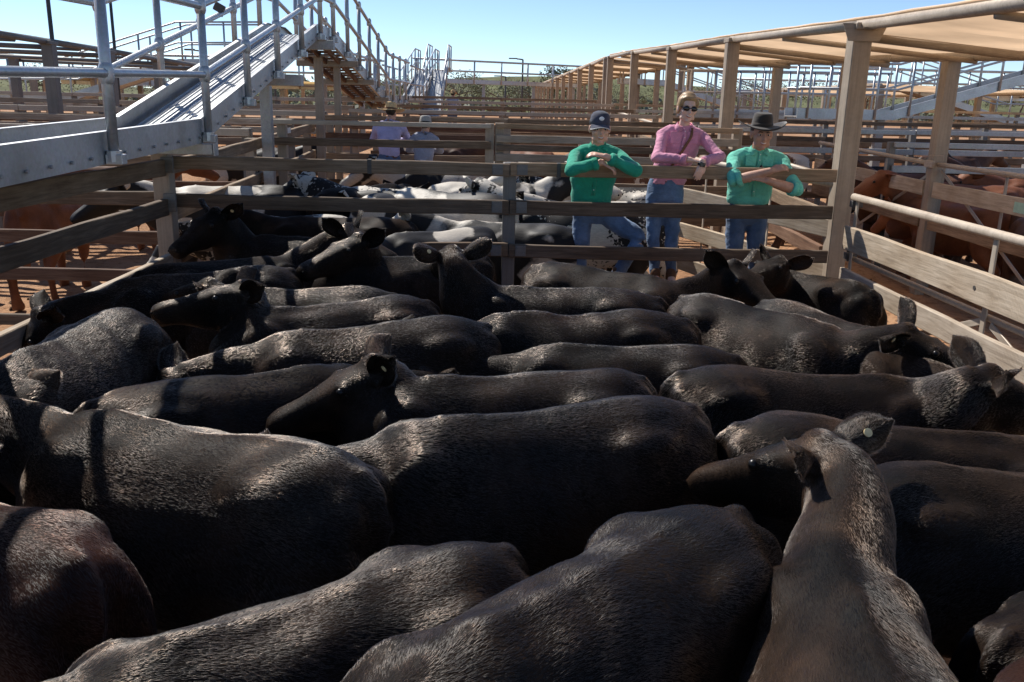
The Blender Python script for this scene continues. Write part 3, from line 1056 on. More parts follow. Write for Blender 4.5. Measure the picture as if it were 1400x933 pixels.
def walkway(label, xn, xf, low, ys_n, h=.19, nplank=3, mat='galv', bolts=True, ys_f=None, rail_h=(.50, 1.0), pr=.024, wx=None, detail=True, slats=None):
    """low: (y, z of the kickplate's lower edge) from near to far; stanchions at ys_n (near side) and ys_f"""
    root = thing('walkway', label, 'walkway', ((xn + xf) / 2, low[0][0], 0))
    sgn = 1 if xf < xn else -1
    stringer(root, xn, low, h, .006, -sgn, mat)
    stringer(root, xf, low, h, .006, sgn, mat)
    w = (xf - xn + sgn * .10)
    a0 = xn - sgn * .05
    for k in range(nplank):
        q0, q1 = a0 + w * k / nplank, a0 + w * (k + 1) / nplank
        lo, hi = min(q0, q1) + .004, max(q0, q1) - .004
        if slats is None:
            deck_plank(root, lo, hi, [(y, z + .045) for y, z in low], mat)
        else:
            pa = [p for p in low if p[0] <= slats[0] + 1e-6]
            pb = [p for p in low if p[0] >= slats[1] - 1e-6]
            if len(pa) > 1: deck_plank(root, lo, hi, [(y, z + .045) for y, z in pa], mat)
            if len(pb) > 1: deck_plank(root, lo, hi, [(y, z + .045) for y, z in pb], mat)
    if slats is not None:      # open treads with gaps, seen from below
        y = slats[0] + .1
        while y < slats[1]:
            z = ypath(low, y) + .04
            part(root, 'tread', MB().bbox(((xn + xf) / 2, y, z), (abs(xf - xn) - .06, .19, .03), .003), 'timber')
            y += .27
        for q in (.2, .5, .8):
            xx = xn + (xf - xn) * q
            bar(root, 'bearer', (xx, slats[0], ypath(low, slats[0]) - .02), (xx, slats[1], ypath(low, slats[1]) - .02), .08, .04, 'timber_red')
    for xs_, yl, out in ((xn, ys_n, sgn), (xf, ys_f if ys_f is not None else ys_n, -sgn)):
        xo = xs_ + out * .045
        for y in yl:
            zb = ypath(low, y) + .02
            st = pipe(root, 'stanchion', [(xo, y, zb), (xo, y, zb + rail_h[1])], pr, mat, 10)
            if detail:
                mb = MB().bbox((xo + out * .01, y, zb + .01), (.10, .075, .06), .004)
                mb.tube([(xo, y, zb - .005), (xo, y, zb + .06)], pr * 1.45, 10)
                part(root, 'base_bracket', mb, mat, parent=st)
                for rh in rail_h:
                    part(root, 'rail_joint', MB().tube([(xo, y, zb + rh - .035), (xo, y, zb + rh + .03)], pr * 1.38, 10, round_ends=True), mat, True, parent=st)
        for rh in rail_h:
            yy_ = sorted(set([low[0][0], low[-1][0]] + [p[0] for p in low]))
            yy_ = [q for q in yy_ if q <= yl[-1] + .05 or q == low[-1][0]]
            pipe(root, 'handrail', [(xo, y, ypath(low, y) + .02 + rh) for y in yy_], pr * .88, mat, 10)
    if bolts:
        y = low[0][0] + .1
        xb = xn + sgn * .004
        k = 0
        while y < low[-1][0] and y < 13:
            part(root, 'bolt', MB().tube([(xb, y, ypath(low, y) + .05), (xb + sgn * .012, y, ypath(low, y) + .05)], .011, 6), 'galv_old')
            y += .24
    return root

LOW = [(1.2, 1.70), (4.2, 1.765), (7.12, 1.835), (12.0, 2.93), (13.0, 2.95), (19.5, 2.10), (24.0, 2.12)]
w1 = walkway('galvanised steel walkway and ramp climbing along the left of the cattle pen', -2.30, -2.98, LOW,
             [2.1, 3.7, 5.36, 7.15, 8.37, 9.56, 10.78, 11.96, 12.9, 14.1, 15.3, 16.5, 17.7, 18.9, 20.2, 21.6, 23.0], nplank=4, slats=(13.0, 19.5), pr=.031)
# supports below the walkway
for y in (10.62, 13.85):
    s_ = thing('walkway_post', 'steel post carrying the ramp, %s' % ('nearer one with a dusty lower half' if y < 12 else 'taller one below the top of the ramp'), 'post', (-2.80, y, ground_z(y)))
    post(s_, -2.66, y, ypath(LOW, y) - .01, .12, .12, 'steel_dusty' if y > 12 else 'galv_old')
    part(s_, 'cap_plate', MB().bbox((-2.66, y, ypath(LOW, y) - .03), (.5, .16, .02), .003), 'galv_old')
b_ = thing('walkway_bearer', 'galvanised cross bearer under the bend of the walkway, on the fence corner', 'bearer', (-2.6, 7.12, 1.75))
bar(b_, 'beam', (-3.1, 7.16, 1.79), (-2.22, 7.16, 1.79), .085, .09, 'galv')
bar(b_, 'end_plate', (-2.215, 7.16, 1.79), (-2.205, 7.16, 1.79), .10, .11, 'galv')
b2 = thing('walkway_bearer', 'grey cross bearer under the highest point of the ramp', 'bearer', (-2.6, 12.0, 2.85))
bar(b2, 'beam', (-3.15, 12.05, 2.865), (-2.1, 12.05, 2.865), .12, .12, 'galv_old')
b3 = thing('walkway_bearer', 'short box-end bearer jutting out below the middle of the ramp', 'bearer', (-2.6, 9.9, 2.3))
bar(b3, 'beam', (-3.1, 10.0, 2.38), (-2.1, 10.0, 2.38), .12, .13, 'galv_old')
for k, y in enumerate((14.4, 16.2, 18.4)):
    z = ypath(LOW, y)
    s_ = thing('trestle', '%s cross-trestle below the slatted descending ramp' % ('first and tallest', 'middle', 'last and lowest')[k], 'trestle', (-2.64, y, ground_z(y)))
    if k == 0: post(s_, -2.5, y + .1, z - .06, .10, .10, 'steel_dusty')
    bar(s_, 'beam', (-3.1, y, z - .045), (-2.15, y, z - .045), .09, .09, 'steel_dusty')
# second crossing further along the same line and the transverse walkway
walkway('second silver ramp further along the same line, crossing beneath the sky', -2.45, -3.15, [(26.0, 2.12), (31.0, 2.15), (36.5, 3.15), (39.0, 3.2)],
        [27.5, 29, 30.5, 32, 33.5, 35, 36.5, 38, 39], bolts=False, detail=False, nplank=2, pr=.03)
walkway('short silver stair beside the far transverse walkway', -1.9, -2.6, [(31.5, 1.6), (36.0, 3.3), (38.5, 3.35)], [31.7, 33, 34.3, 35.6, 36.9, 38.2], bolts=False, detail=False, nplank=2, pr=.028)

def walkway_x(label, y, pts, xs_, width=.8, h=.2, rail_h=(.5, 1.0), mat='galv', pr=.026, supports=(), y1=None):
    """a walkway running across the picture; pts: (x, z of the lower edge), y1: far end's y"""
    xa, xb_ = pts[0][0], pts[-1][0]
    y1 = y if y1 is None else y1
    yq = lambda x: y + (y1 - y) * (x - xa) / (xb_ - xa)
    root = thing('walkway', label, 'walkway', (xa, y, 0))
    for off in (0, width):
        rs = []
        for x, z in pts:
            rs.append(np.array([(x, yq(x) + off, z), (x, yq(x) + off + .04, z), (x, yq(x) + off + .04, z + h), (x, yq(x) + off, z + h)]))
        part(root, 'kickplate', MB().rings(rs), mat)
        for x in xs_:
            zb = ypath(pts, x)
            pipe(root, 'stanchion', [(x, yq(x) + off - .02, zb), (x, yq(x) + off - .02, zb + rail_h[1] + .1)], pr, mat, 8)
        for rh in rail_h:
            pipe(root, 'handrail', [(x, yq(x) + off - .02, z + .1 + rh) for x, z in pts], pr * .9, mat, 8)
    for k in range(3):
        rs = []
        for x, z in pts:
            a = yq(x) + .045 + (width - .05) * k / 3
            b = a + (width - .05) / 3 - .01
            rs.append(np.array([(x, a, z + .02), (x, b, z + .02), (x, b, z + .045), (x, a, z + .045)]))
        part(root, 'deck_plank', MB().rings(rs), 'galv_old')
    for x in supports:
        post(root, x, yq(x) + width / 2, ypath(pts, x), .16, .16, 'galv_old', name='support')
    return root
walkway_x('high transverse walkway with blue-grey kickplate crossing in front of the far trees', 44.0, [(-4.0, 3.05), (4.6, 3.05)], np.linspace(-3.8, 4.4, 7), supports=(-3.2, -.6, 2.0, 4.2), pr=.035, y1=49.0)
walkway_x('silver ramp rising to the right edge behind the canopy columns', 18.5, [(6.2, 2.02), (8.2, 2.02), (11.6, 3.02), (16.0, 3.05)], [6.4, 7.1, 7.8, 8.5, 9.4, 10.3, 11.2, 12.1, 13.0], supports=(8.1, 11.4))
walkway_x('level silver walkway on the right behind the man in the dark hat', 22.0, [(4.6, 1.95), (9.6, 1.97)], np.linspace(4.7, 9.5, 9), supports=(5.0, 9.0))
walkway_x('pale ramp rising to the left, seen between the far left posts', 24.0, [(-13.0, 1.9), (-11.2, 1.95), (-8.2, 2.9), (-6.0, 2.95)], [-12.6, -11.4, -10.3, -9.2, -8.1, -7.0, -6.1], supports=(-11, -8.2))
walkway_x('distant silver walkway rail on the left below the big ramp', 34.0, [(-16.0, 2.5), (-4.2, 2.5)], np.linspace(-15.5, -4.5, 9), supports=(-14, -11, -8, -5), pr=.034)
walkway_x('distant silver walkway on the far right over the yards', 36.0, [(9.0, 2.7), (24.0, 2.7)], np.linspace(9.4, 23.4, 11), supports=(10, 14, 18, 22), pr=.034)
walkway_x('small far ramp falling to the right among the right-hand rails', 29.0, [(11.5, 2.95), (13.0, 2.9), (16.5, 1.9), (19.5, 1.9)], [11.6, 12.6, 13.6, 14.6, 15.6, 16.6, 18], supports=(12.5, 16.0))
walkway_x('long pale stair seen through the canopy columns, centre right', 33.0, [(4.5, 2.95), (6.2, 2.9), (10.0, 1.7)], [4.6, 5.4, 6.2, 7.1, 8.0, 8.9, 9.8], supports=(5.0, 6.4))

# ------------------------------------------------------------------ shade canopies
def canopy(label, xa, xb, cols, zs, cloth='cloth_tan', pw=.16, drop=.10, pmat='steel_dusty', y_ext=(0, 0), name='shade_canopy', inner=True, sagz=.022, pipes=True, cols_b=None):
    """two rows of columns at xa and xb; zs is the eave height at each column's y"""
    root = thing(name, label, 'canopy', ((xa + xb) / 2, cols[0], ground_z(cols[0])))
    yy = [cols[0] - y_ext[0]] + list(cols) + [cols[-1] + y_ext[1]]
    zz = [zs[0] + (zs[0] - zs[1]) / (cols[1] - cols[0]) * y_ext[0]] + list(zs) + [zs[-1]]
    zf = lambda y: float(np.interp(y, yy, zz))
    for x, cc in ((xa, cols), (xb, cols_b or cols)):
        for y in cc:
            top = zf(y) - (drop if x == xb else 0)
            post(root, x, y, top - .03, pw, pw, pmat, name='column')
            part(root, 'cap_plate', MB().bbox((x, y, top - .02), (pw * 1.08, pw * 1.7, .055), .006), pmat)
    for y in cols:
        if pipes:
            pipe(root, 'cross_pipe', [(xa, y + .12, zf(y) - .08), (xb, y + .12, zf(y) - drop - .08)], .038, pmat, 8)
    for a, b in zip(yy[:-1], yy[1:]):
        if b - a < .05: continue
        for x, dz in ((xa, 0), (xb, drop)):
            pipe(root, 'eave_pipe', [(x, a, zf(a) - dz), (x, b, zf(b) - dz)], .05, 'pipe_tan' if pmat == 'steel_dusty' else pmat, 10)
        if inner and pipes:
            m_ = (a + b) / 2
            pipe(root, 'cross_pipe', [(xa, m_, zf(m_) - .05), (xb, m_, zf(m_) - drop - .05)], .028, pmat, 8)
    # one cloth panel per bay
    if cloth is None: return root
    for a, b in zip(yy[:-1], yy[1:]):
        if b - a < .05: continue
        nu, nv = 9, 9
        P = []
        for side in (0, 1):
            for i in range(nu):
                for j in range(nv):
                    u, v = i / (nu - 1), j / (nv - 1)
                    y = a + (b - a) * v
                    s = sagz * math.sin(math.pi * u) * (0.6 + 0.8 * math.sin(math.pi * v))
                    edge = 0.004 * math.sin(v * 23 + a) * (1 if i in (0, nu - 1) else .3)
                    P.append((xa - .05 + (xb - xa + .1) * u, y, zf(y) - drop * u + .055 - s + edge - side * .006))
        F = []
        ix = lambda s_, i, j: s_ * nu * nv + i * nv + j
        for i in range(nu - 1):
            for j in range(nv - 1):
                F.append((ix(0, i, j), ix(0, i + 1, j), ix(0, i + 1, j + 1), ix(0, i, j + 1)))
                F.append((ix(1, i, j), ix(1, i, j + 1), ix(1, i + 1, j + 1), ix(1, i + 1, j)))
        part(root, 'shade_cloth', MB().add(P, F), cloth, True)
    return root

ZE = lambda y: float(np.interp(y, [4, 7.85, 12, 16, 20.5, 25, 60], [2.78, 2.90, 3.06, 3.18, 3.34, 3.46, 3.46]))
cols = [3.6, 7.80, 12.0, 16.1, 20.4, 24.7]
cn = canopy('tan shade-cloth canopy on tall steel columns running back along the right side of the pen', 3.08, 5.22, cols, [ZE(y) for y in cols], y_ext=(1.5, 0), drop=.19, cols_b=[6.4, 10.45, 13.5, 16.9, 20.6, 24.5])
mb_ = MB().add([(2.95, 7.70, 2.76), (3.21, 7.70, 2.76), (3.27, 7.70, 2.90), (2.89, 7.70, 2.90), (2.95, 7.712, 2.76), (3.21, 7.712, 2.76), (3.27, 7.712, 2.90), (2.89, 7.712, 2.90)], [(0, 1, 2, 3), (7, 6, 5, 4), (0, 4, 5, 1), (1, 5, 6, 2), (2, 6, 7, 3), (3, 7, 4, 0)])
part(cn, 'gusset_plate', mb_, 'steel_dusty')
cols = [25.6, 29.5, 33.5, 37.5, 41.5, 45.5, 49.5, 53.5, 57.5, 61.5, 65.5, 69.5]
canopy('distant continuation of the tan canopy, posts shrinking towards the trees', 3.08, 5.22, cols, [3.44] * len(cols))
canopy('far tan shade roof on the right seen beyond the red cattle', 10.2, 15.0, [24, 28, 32, 36], [2.85] * 4, pipes=False)
canopy('farther tan shade roof low on the right horizon', 15.5, 21.0, [30, 34, 38, 42], [2.95] * 4, pipes=False)
canopy('yellow-tan shade roof seen under the big ramp on the left', -10.5, -5.6, [30, 34, 38, 42, 46, 50], [2.75] * 6, cloth='cloth_yellow')
canopy('yellow shade roof at the far left behind the grey posts', -19.0, -13.5, [27, 31, 35, 39], [2.8] * 4, cloth='cloth_yellow')
canopy('dark-framed shade structure on grey posts at the upper left', -11.2, -7.0, [12.6, 14.6, 16.8, 19.2, 21.6], [3.08, 3.06, 3.04, 3.0, 2.98], cloth=None, pmat='steel_grey', pw=.17, sagz=.02)

# ------------------------------------------------------------------ lamp poles
def lamp_pole(label, x, y, top, arm=-.35, r=.045):
    root = thing('lamp_pole', label, 'lamp pole', (x, y, ground_z(y)))
    pipe(root, 'pole', [(x, y, ground_z(y) - .05), (x, y, top)], [r, r * .75], 'steel_dark', 8)
    pipe(root, 'arm', [(x, y, top - .01), (x + arm, y, top + .04)], r * .6, 'steel_dark', 8)
    hd = MB().bbox((x + arm * 1.6, y, top + .06), (abs(arm) * 1.4, .25, .09), .02)
    part(root, 'lamp_head', hd, 'steel_dark')
    return root
lamp_pole('dark street lamp with its head to the left, behind the steel ramp', -8.6, 21.0, 4.45, -.28)
lamp_pole('dark pole rising left of the ramp, cut off by the top of the picture', -7.6, 16.0, 4.6, -.25)
lamp_pole('thin floodlight mast above the far trees, right of the transverse walkway', 2.2, 75.0, 5.6, -.5, .09)
lamp_pole('lower floodlight mast above the far trees', .9, 82.0, 4.4, -.45, .09)
lamp_pole('small floodlight mast seen through the far ramp handrails on the left', -16.5, 52.0, 4.6, -.4, .07)
lamp_pole('second small floodlight mast seen under the ramp', -13.2, 55.0, 4.2, .4, .07)
fl = thing('floodlight', 'small dark floodlight clamped to the ramp handrail', 'floodlight', (-3.04, 10.2, 3.2))
part(fl, 'housing', MB().bbox((-3.04, 10.3, 3.13), (.11, .07, .09), .008, R=Matrix.Rotation(.5, 3, 'Y')), 'steel_dark')
part(fl, 'clamp', MB().bbox((-3.035, 10.34, 3.09), (.03, .03, .10), .004), 'steel_dark')
# ------------------------------------------------------------------ the black cattle in the pen
def to_local(p, x, y, hd, s):
    q = np.array(p, float) - np.array([x, y, 0])
    c, k = math.cos(-hd), math.sin(-hd)
    return np.array([q[0] * c - q[1] * k, q[0] * k + q[1] * c, q[2]]) / s

BLACK_GROUP = 'black cattle crowded in the front pen'
def pen_cow(label, x, y, hd, s, poll=None, muz=None, hairs=20000, mat='black', seed=0, tagged=None, down=False, tilt=0.0, fat=1.0, ear_up=(.1, .1), side=0.0, hl=.0165, hr=.0004, tail=0.0, neck=1.06, ear=1.0):
    hd = rad(hd)
    if poll is None:
        pl = np.array([1.50, side * .5, .92 if down else 1.04])
        mz = pl + (np.array([.26, side, -.40]) if down else np.array([.40, side, -.24]))
    else:
        pl = to_local(poll, x, y, hd, s)
        mz = to_local(muz, x, y, hd, s)
    me, info = cow_mesh('black_cow', pl, mz, fat=fat, tilt=tilt, ear_up=ear_up, seed=seed, tail_side=tail, neck=neck, ear=ear)
    o = link('red_brown_cow' if mat == 'redblack' else 'black_cow', me, 'coat_' + mat, None, (x, y, 0), (0, 0, hd))
    o.scale = (s, s, s)
    tag(o, label, 'cow', BLACK_GROUP)
    cow_parts(o, info, tagged)
    if hairs:
        grow_coat(o, me, info, int(hairs * 2.3), hl, hr, 'hair_' + mat, seed + 50)
    return o

PEN = [
 dict(label='dark reddish-brown cow at the left edge, rump towards the middle', x=-1.06, y=2.07, hd=150, s=0.96, hairs=70000, mat='redblack', seed=1, tail=.02),
 dict(label='large black cow lying across the left, tail hanging at its right end', x=-0.38, y=2.48, hd=159, s=1.03, hairs=100000, seed=2, fat=1.0),
 dict(label='black cow at the bottom left of centre, back slanting down to the left', x=0.05, y=2.16, hd=-147, s=0.95, hairs=100000, seed=3, fat=1.0),
 dict(label='broad black cow at the bottom centre, rump beside the raised head', x=0.69, y=2.22, hd=-137, s=1.05, hairs=100000, seed=4, fat=1.0, down=True),
 dict(label='big round-backed black cow in the very middle of the pen', x=0.76, y=3.1, hd=-162, s=1.04, hairs=90000, seed=5, fat=1.0, down=True),
 dict(label='black cow with its tagged head turned down-left in the middle', x=0.66, y=3.6, hd=-168, s=1.0, poll=(-.47, 3.44, 1.12), muz=(-.86, 3.36, .93), hairs=70000, seed=6, tagged=1, ear_up=(.15, .45)),
 dict(label='black cow on the left facing right, brown tail at its left end', x=-1.55, y=3.25, hd=27, s=0.97, hairs=60000, seed=7, down=True),
 dict(label='black cow at the far left edge, hips up and back falling towards the viewer', x=-1.80, y=4.30, hd=-93, s=1.08, hairs=60000, seed=8, fat=1.05, down=True),
 dict(label='black cow whose head points left across the hips of its neighbour', x=-0.38, y=5.12, hd=-151, s=0.98, poll=(-1.36, 4.72, 1.16), muz=(-1.83, 4.55, 1.08), hairs=45000, seed=9, ear_up=(.3, .3)),
 dict(label='black cow mostly hidden, only ears and a strip of back showing behind the left-pointing head', x=-.60, y=5.32, hd=-176, s=.97, poll=(-1.72, 5.27, 1.06), muz=(-2.14, 5.36, .94), hairs=25000, seed=10),
 dict(label='black cow left of centre, smooth back sloping down to a lowered neck', x=-0.02, y=4.42, hd=-157, s=1.02, hairs=50000, seed=11, down=True),
 dict(label='black cow in the centre row with its rump under the pink shirt', x=1.06, y=4.6, hd=-176, s=1.01, hairs=40000, seed=12, down=True),
 dict(label='low black back wedged between the middle cow and the row behind', x=1.22, y=4.15, hd=177, s=0.94, hairs=45000, seed=13, down=True),
 dict(label='black cow with raised head facing away, yellow tag in its right ear', x=1.04, y=5.3, hd=173, s=0.98, poll=(-.26, 5.50, 1.25), muz=(-.36, 5.92, 1.10), hairs=40000, seed=14, tagged=1, ear_up=(.35, .1)),
 dict(label='black cow along the back fence below the green-shirted man, head to the right', x=.29, y=6.18, hd=-36, s=1.0, poll=(1.62, 5.80, 1.14), muz=(1.83, 5.46, .95), hairs=25000, seed=15, ear_up=(.6, .3)),
 dict(label='black cow on the right pointing right, round tag in its flattened ear', x=1.18, y=5.28, hd=-55, s=1.0, poll=(2.07, 4.22, 1.10), muz=(2.44, 4.04, .93), hairs=50000, seed=16, tagged=0, ear_up=(-.1, .8)),
 dict(label='black cow partly hidden beside the pale gate boards, head lowered', x=1.66, y=5.18, hd=-68, s=0.99, hairs=35000, seed=17, down=True),
 dict(label='small black cow by the tall canopy column, pale muzzle turned left', x=2.70, y=6.05, hd=122, s=.90, poll=(2.13, 6.42, 1.08), muz=(1.78, 6.14, 1.0), hairs=25000, seed=18, ear_up=(.5, .2)),
 dict(label='long black cow on the right with its eared head at the right edge', x=0.86, y=3.8, hd=-8, s=0.96, poll=(2.05, 3.42, 1.13), muz=(2.45, 3.42, .93), hairs=70000, seed=19, ear_up=(.3, .5)),
 dict(label='black cow on the right with a brown-tinged spine running off the edge', x=0.93, y=3.1, hd=-12, s=0.98, hairs=80000, seed=20, down=True),
 dict(label='black cow facing away at lower right, head raised and turned left, tagged ear', x=0.67, y=0.83, hd=80, s=1.04, poll=(1.0, 2.44, 1.19), muz=(.76, 2.74, .99), hairs=100000, seed=21, hr=0.00027, ear=0.9, neck=1.12, tagged=0, ear_up=(.1, .2)),
 dict(label='broad black flank at the right edge, with an ear shadow on it', x=1.12, y=2.55, hd=-3, s=1.0, hairs=80000, seed=22, fat=1.04, down=True),
 dict(label='black cow near the left back corner facing right, one ear standing up', x=-2.42, y=5.95, hd=32, s=.96, poll=(-1.12, 6.78, 1.20), muz=(-.80, 6.60, 1.06), hairs=25000, seed=23, ear_up=(.5, .7)),
 dict(label='black cow at the left under the walkway shade, back speckled with light', x=-1.36, y=5.88, hd=-147, s=1.0, hairs=25000, seed=24, down=True),
 dict(label='black cow with raised head pointing left in front of the middle post', x=-.05, y=6.55, hd=-160, s=1.0, poll=(-.94, 6.16, 1.22), muz=(-1.30, 5.88, 1.06), hairs=25000, seed=25, ear_up=(.3, .45)),
 dict(label='black cow in deep shade against the corner post, head high', x=-.95, y=7.16, hd=180, s=1.0, poll=(-2.20, 7.05, 1.27), muz=(-2.42, 6.74, 1.06), hairs=15000, seed=26, tagged=1, ear_up=(.3, .3)),
 dict(label='reddish-brown back cut off by the bottom right corner', x=1.08, y=1.5, hd=17, s=0.93, hairs=60000, mat='redblack', seed=27, down=True),
 dict(label='tuft of black back just above the red-brown one in the bottom right corner', x=1.32, y=1.92, hd=12, s=0.88, hairs=50000, seed=28, down=True),
]
for d_ in PEN:
    pen_cow(**d_)

# ------------------------------------------------------------------ cattle in the other pens: a few built animals, copied
def herd_proto(kw):
    return cow_mesh('cow', voxel=0.024, **kw)
PROTO = [herd_proto(dict(poll=(1.60, .05, 1.12), muz=(1.95, .12, .86), seed=61, step=.06)),
         herd_proto(dict(poll=(1.52, .16, .98), muz=(1.80, .22, .60), seed=62, step=-.07)),
         herd_proto(dict(poll=(1.52, -.14, 1.26), muz=(1.82, -.40, 1.04), seed=63, step=.03)),
         herd_proto(dict(poll=(1.58, 0, 1.18), muz=(1.93, .05, .95), seed=64, hump=.03, step=.09, ear_up=(-.5, -.5)))]
def herd_cow(label, x, y, hd, s, proto, coat, group, name):
    me, info = PROTO[proto]

    key = (proto, coat)
    if key not in HERD:
        m_ = me.copy()
        m_.materials.clear()
        m_.materials.append(M['coat_' + coat])
        HERD[key] = m_
    o = bpy.data.objects.new(name, HERD[key])
    C.objects.link(o)
    o.location = (x, y, ground_z(y))
    o.rotation_euler = (0, 0, rad(hd))
    o.scale = (s, s, s * rnd.uniform(.97, 1.03))
    tag(o, label, 'cow', group)
    if y < 13:
        cow_parts(o, info, None)
    return o
HERD = {}
PG = 'black and white cattle behind the back fence'
for a in [
 ('black and white cow at the left of the pen behind, white patch on its rump', -2.1, 9.6, 200, 1.12, 0, 'pied'),
 ('mostly black cow standing rump-on left of the middle post', -1.75, 9.0, 60, 1.16, 1, 'black'),
 ('black cow with white tail switch, rump towards the viewer', -1.25, 8.75, 75, 1.16, 1, 'pied'),
 ('white-backed cow slanting towards the left behind the rails', -.35, 9.1, 160, 1.16, 0, 'speckled'),
 ('speckled white cow with its back sloping to the right', .15, 8.6, 150, 1.16, 1, 'pied'),
 ('pale speckled cow behind the man in the dark green shirt', 1.55, 8.75, 175, 1.12, 2, 'speckled'),
 ('dusty white cow between the man in green and the woman in pink', 1.9, 9.4, 185, 1.10, 0, 'speckled'),
 ('white cow lying low along the second rail on the left', -1.3, 8.15, 186, 1.02, 1, 'speckled'),
 ('pied cow with its face showing below the second rail', .0, 8.15, 215, .98, 1, 'pied'),
 ('black and white cow just left of the middle post', .75, 8.05, 170, 1.0, 0, 'pied'),
 ('dark pied cow deep in the pen near the second fence', -.7, 10.2, 10, 1.14, 2, 'pied'),
 ('white-topped cow deep in the pen on the right near the second fence', 2.1, 10.3, 165, 1.12, 0, 'speckled'),
 ('black cow in shade close behind the rails on the left', -.75, 8.02, 183, 1.06, 0, 'black')]:
    herd_cow(a[0], a[1], a[2], a[3], a[4], a[5], a[6], PG, 'black_cow' if a[6] == 'black' else 'pied_cow')
RG = 'red cattle in the right-hand pen'
for a in [
 ('dark red cow nearest the lane gate on the right, in the canopy shade', 5.75, 8.6, 78, 1.0, 0, 'brown'),
 ('bright red cow with glossy back behind the gate post', 6.75, 11.2, 175, 1.12, 3, 'red'),
 ('dark red cow with its head lifted left of the canopy post', 6.6, 12.2, 168, 1.12, 2, 'brown'),
 ('red cow at the right edge below the silver rails', 6.9, 10.4, 20, 1.12, 3, 'red'),
 ('red cow further back at the right edge', 8.3, 11.9, 170, 1.12, 0, 'red'),
 ('dark-headed cow at the right edge beyond the second post', 7.9, 12.9, 200, 1.12, 2, 'brown'),
 ('light red cow far back in the right-hand pen', 8.8, 13.3, 10, 1.12, 3, 'red'),
 ('red cow half hidden by the pale boards of the lane gate', 5.9, 10.0, 110, 1.0, 1, 'red')]:
    herd_cow(*a[:7], RG, 'red_cow')
LG = 'red cattle at the left edge'
for a in [
 ('red cow standing rump-on behind the left rails', -4.75, 9.0, 95, 1.05, 1, 'red'),
 ('red cow at the left edge turned side-on', -5.6, 9.35, 185, 1.08, 3, 'red'),
 ('dark red cow at the extreme left behind the first rail', -5.2, 8.35, 170, 1.0, 0, 'brown'),
 ('red cow under the walkway further back on the left', -5.9, 11.8, 20, 1.1, 3, 'red')]:
    herd_cow(*a[:7], LG, 'red_cow')
FG = 'distant cattle between the far fences'
for a in [
 ('white and black cow beyond the two hatted people', .1, 12.2, 175, 1.12, 0, 'pied'),
 ('speckled cow right of the grey-hatted person beyond the fence', -.2, 13.0, 20, 1.1, 2, 'speckled'),
 ('brown cow far back behind the straw hat', -1.8, 15.4, 10, 1.1, 0, 'brown'),
 ('red cow far back between the fourth and fifth fences', 1.0, 15.6, 170, 1.1, 3, 'red'),
 ('tan cow far back right of the middle, above the pale boards', 2.2, 13.0, 185, 1.06, 1, 'tan_pied'),
 ('brown cow far back near the lane', 1.9, 18.0, 10, 1.1, 0, 'brown'),
 ('brown cow on the right behind the man in the dark hat', 4.4, 13.2, 170, 1.1, 0, 'brown'),
 ('black cow in shade right of the dark hat', 5.4, 13.8, 10, 1.1, 2, 'black'),
 ('pale cow on the right below the level walkway', 5.6, 16.0, 185, 1.1, 0, 'tan_pied'),
 ('brown cow on the right near the rising ramp foot', 7.8, 16.2, 20, 1.1, 3, 'brown'),
 ('red cow in the second left-hand pen row below the kickplate', -6.4, 14.4, 190, 1.1, 3, 'red'),
 ('pied cow in the left-hand pens below the big ramp', -4.6, 14.6, 15, 1.1, 0, 'pied'),
 ('brown cow in the far left-hand pens', -8.2, 17.2, 175, 1.1, 0, 'brown')]:
    herd_cow(*a[:7], FG, {'pied': 'pied_cow', 'speckled': 'pied_cow', 'tan_pied': 'pied_cow', 'brown': 'brown_cow', 'red': 'red_cow', 'black': 'black_cow'}[a[6]])
# ------------------------------------------------------------------ people
def m_skin(key, col, col2):
    m, nt, b = mat_base(key)
    v = coords(nt)
    n1 = noise(nt, v, 22, 4, 0.6)
    L(nt, ramp(nt, n1, [(0.35, col), (0.7, col2)]), b.inputs['Base Color'])
    b.inputs['Roughness'].default_value = 0.5
    b.inputs['Subsurface Weight'].default_value = 0.12
    b.inputs['Subsurface Radius'].default_value = (0.02, 0.008, 0.004)
    bump(nt, b, noise(nt, v, 160, 3, 0.6), 0.1, 0.002)
    M[key] = m
m_skin('skin_tan', (0.58, 0.33, 0.235), (0.68, 0.41, 0.30))
m_skin('skin_fair', (0.68, 0.43, 0.33), (0.76, 0.51, 0.41))
m_skin('skin_brown', (0.42, 0.225, 0.15), (0.52, 0.295, 0.205))

def m_fabric(key, col, weave=900, fold=0.35, rough=0.85, var=.18, sheen=.15):
    m, nt, b = mat_base(key)
    v = coords(nt)
    n1 = noise(nt, v, 6, 4, 0.6)
    n2 = noise(nt, v, 120, 2, 0.6)
    c = ramp(nt, n1, [(0.3, tuple(x * (1 - var) for x in col)), (0.7, tuple(min(1, x * (1 + var)) for x in col))])
    c = mixc(nt, 0.3, c, ramp(nt, n2, [(0.3, (0.7, 0.7, 0.7)), (0.7, (1.2, 1.2, 1.2))]), 'MULTIPLY')
    L(nt, c, b.inputs['Base Color'])
    b.inputs['Roughness'].default_value = rough
    b.inputs['Specular IOR Level'].default_value = 0.2
    b.inputs['Sheen Weight'].default_value = sheen
    fo = noise(nt, coords(nt, (1.0, 1.0, 2.4)), 11, 3, 0.5, 1.2)
    bump(nt, b, fo, fold, 0.03)
    M[key] = m
m_fabric('shirt_green', (0.022, 0.31, 0.20))
m_fabric('shirt_mint', (0.14, 0.53, 0.40))
m_fabric('shirt_pink', (0.64, 0.28, 0.39))
m_fabric('shirt_lilac', (0.50, 0.45, 0.66))
m_fabric('shirt_greyblue', (0.34, 0.35, 0.42))
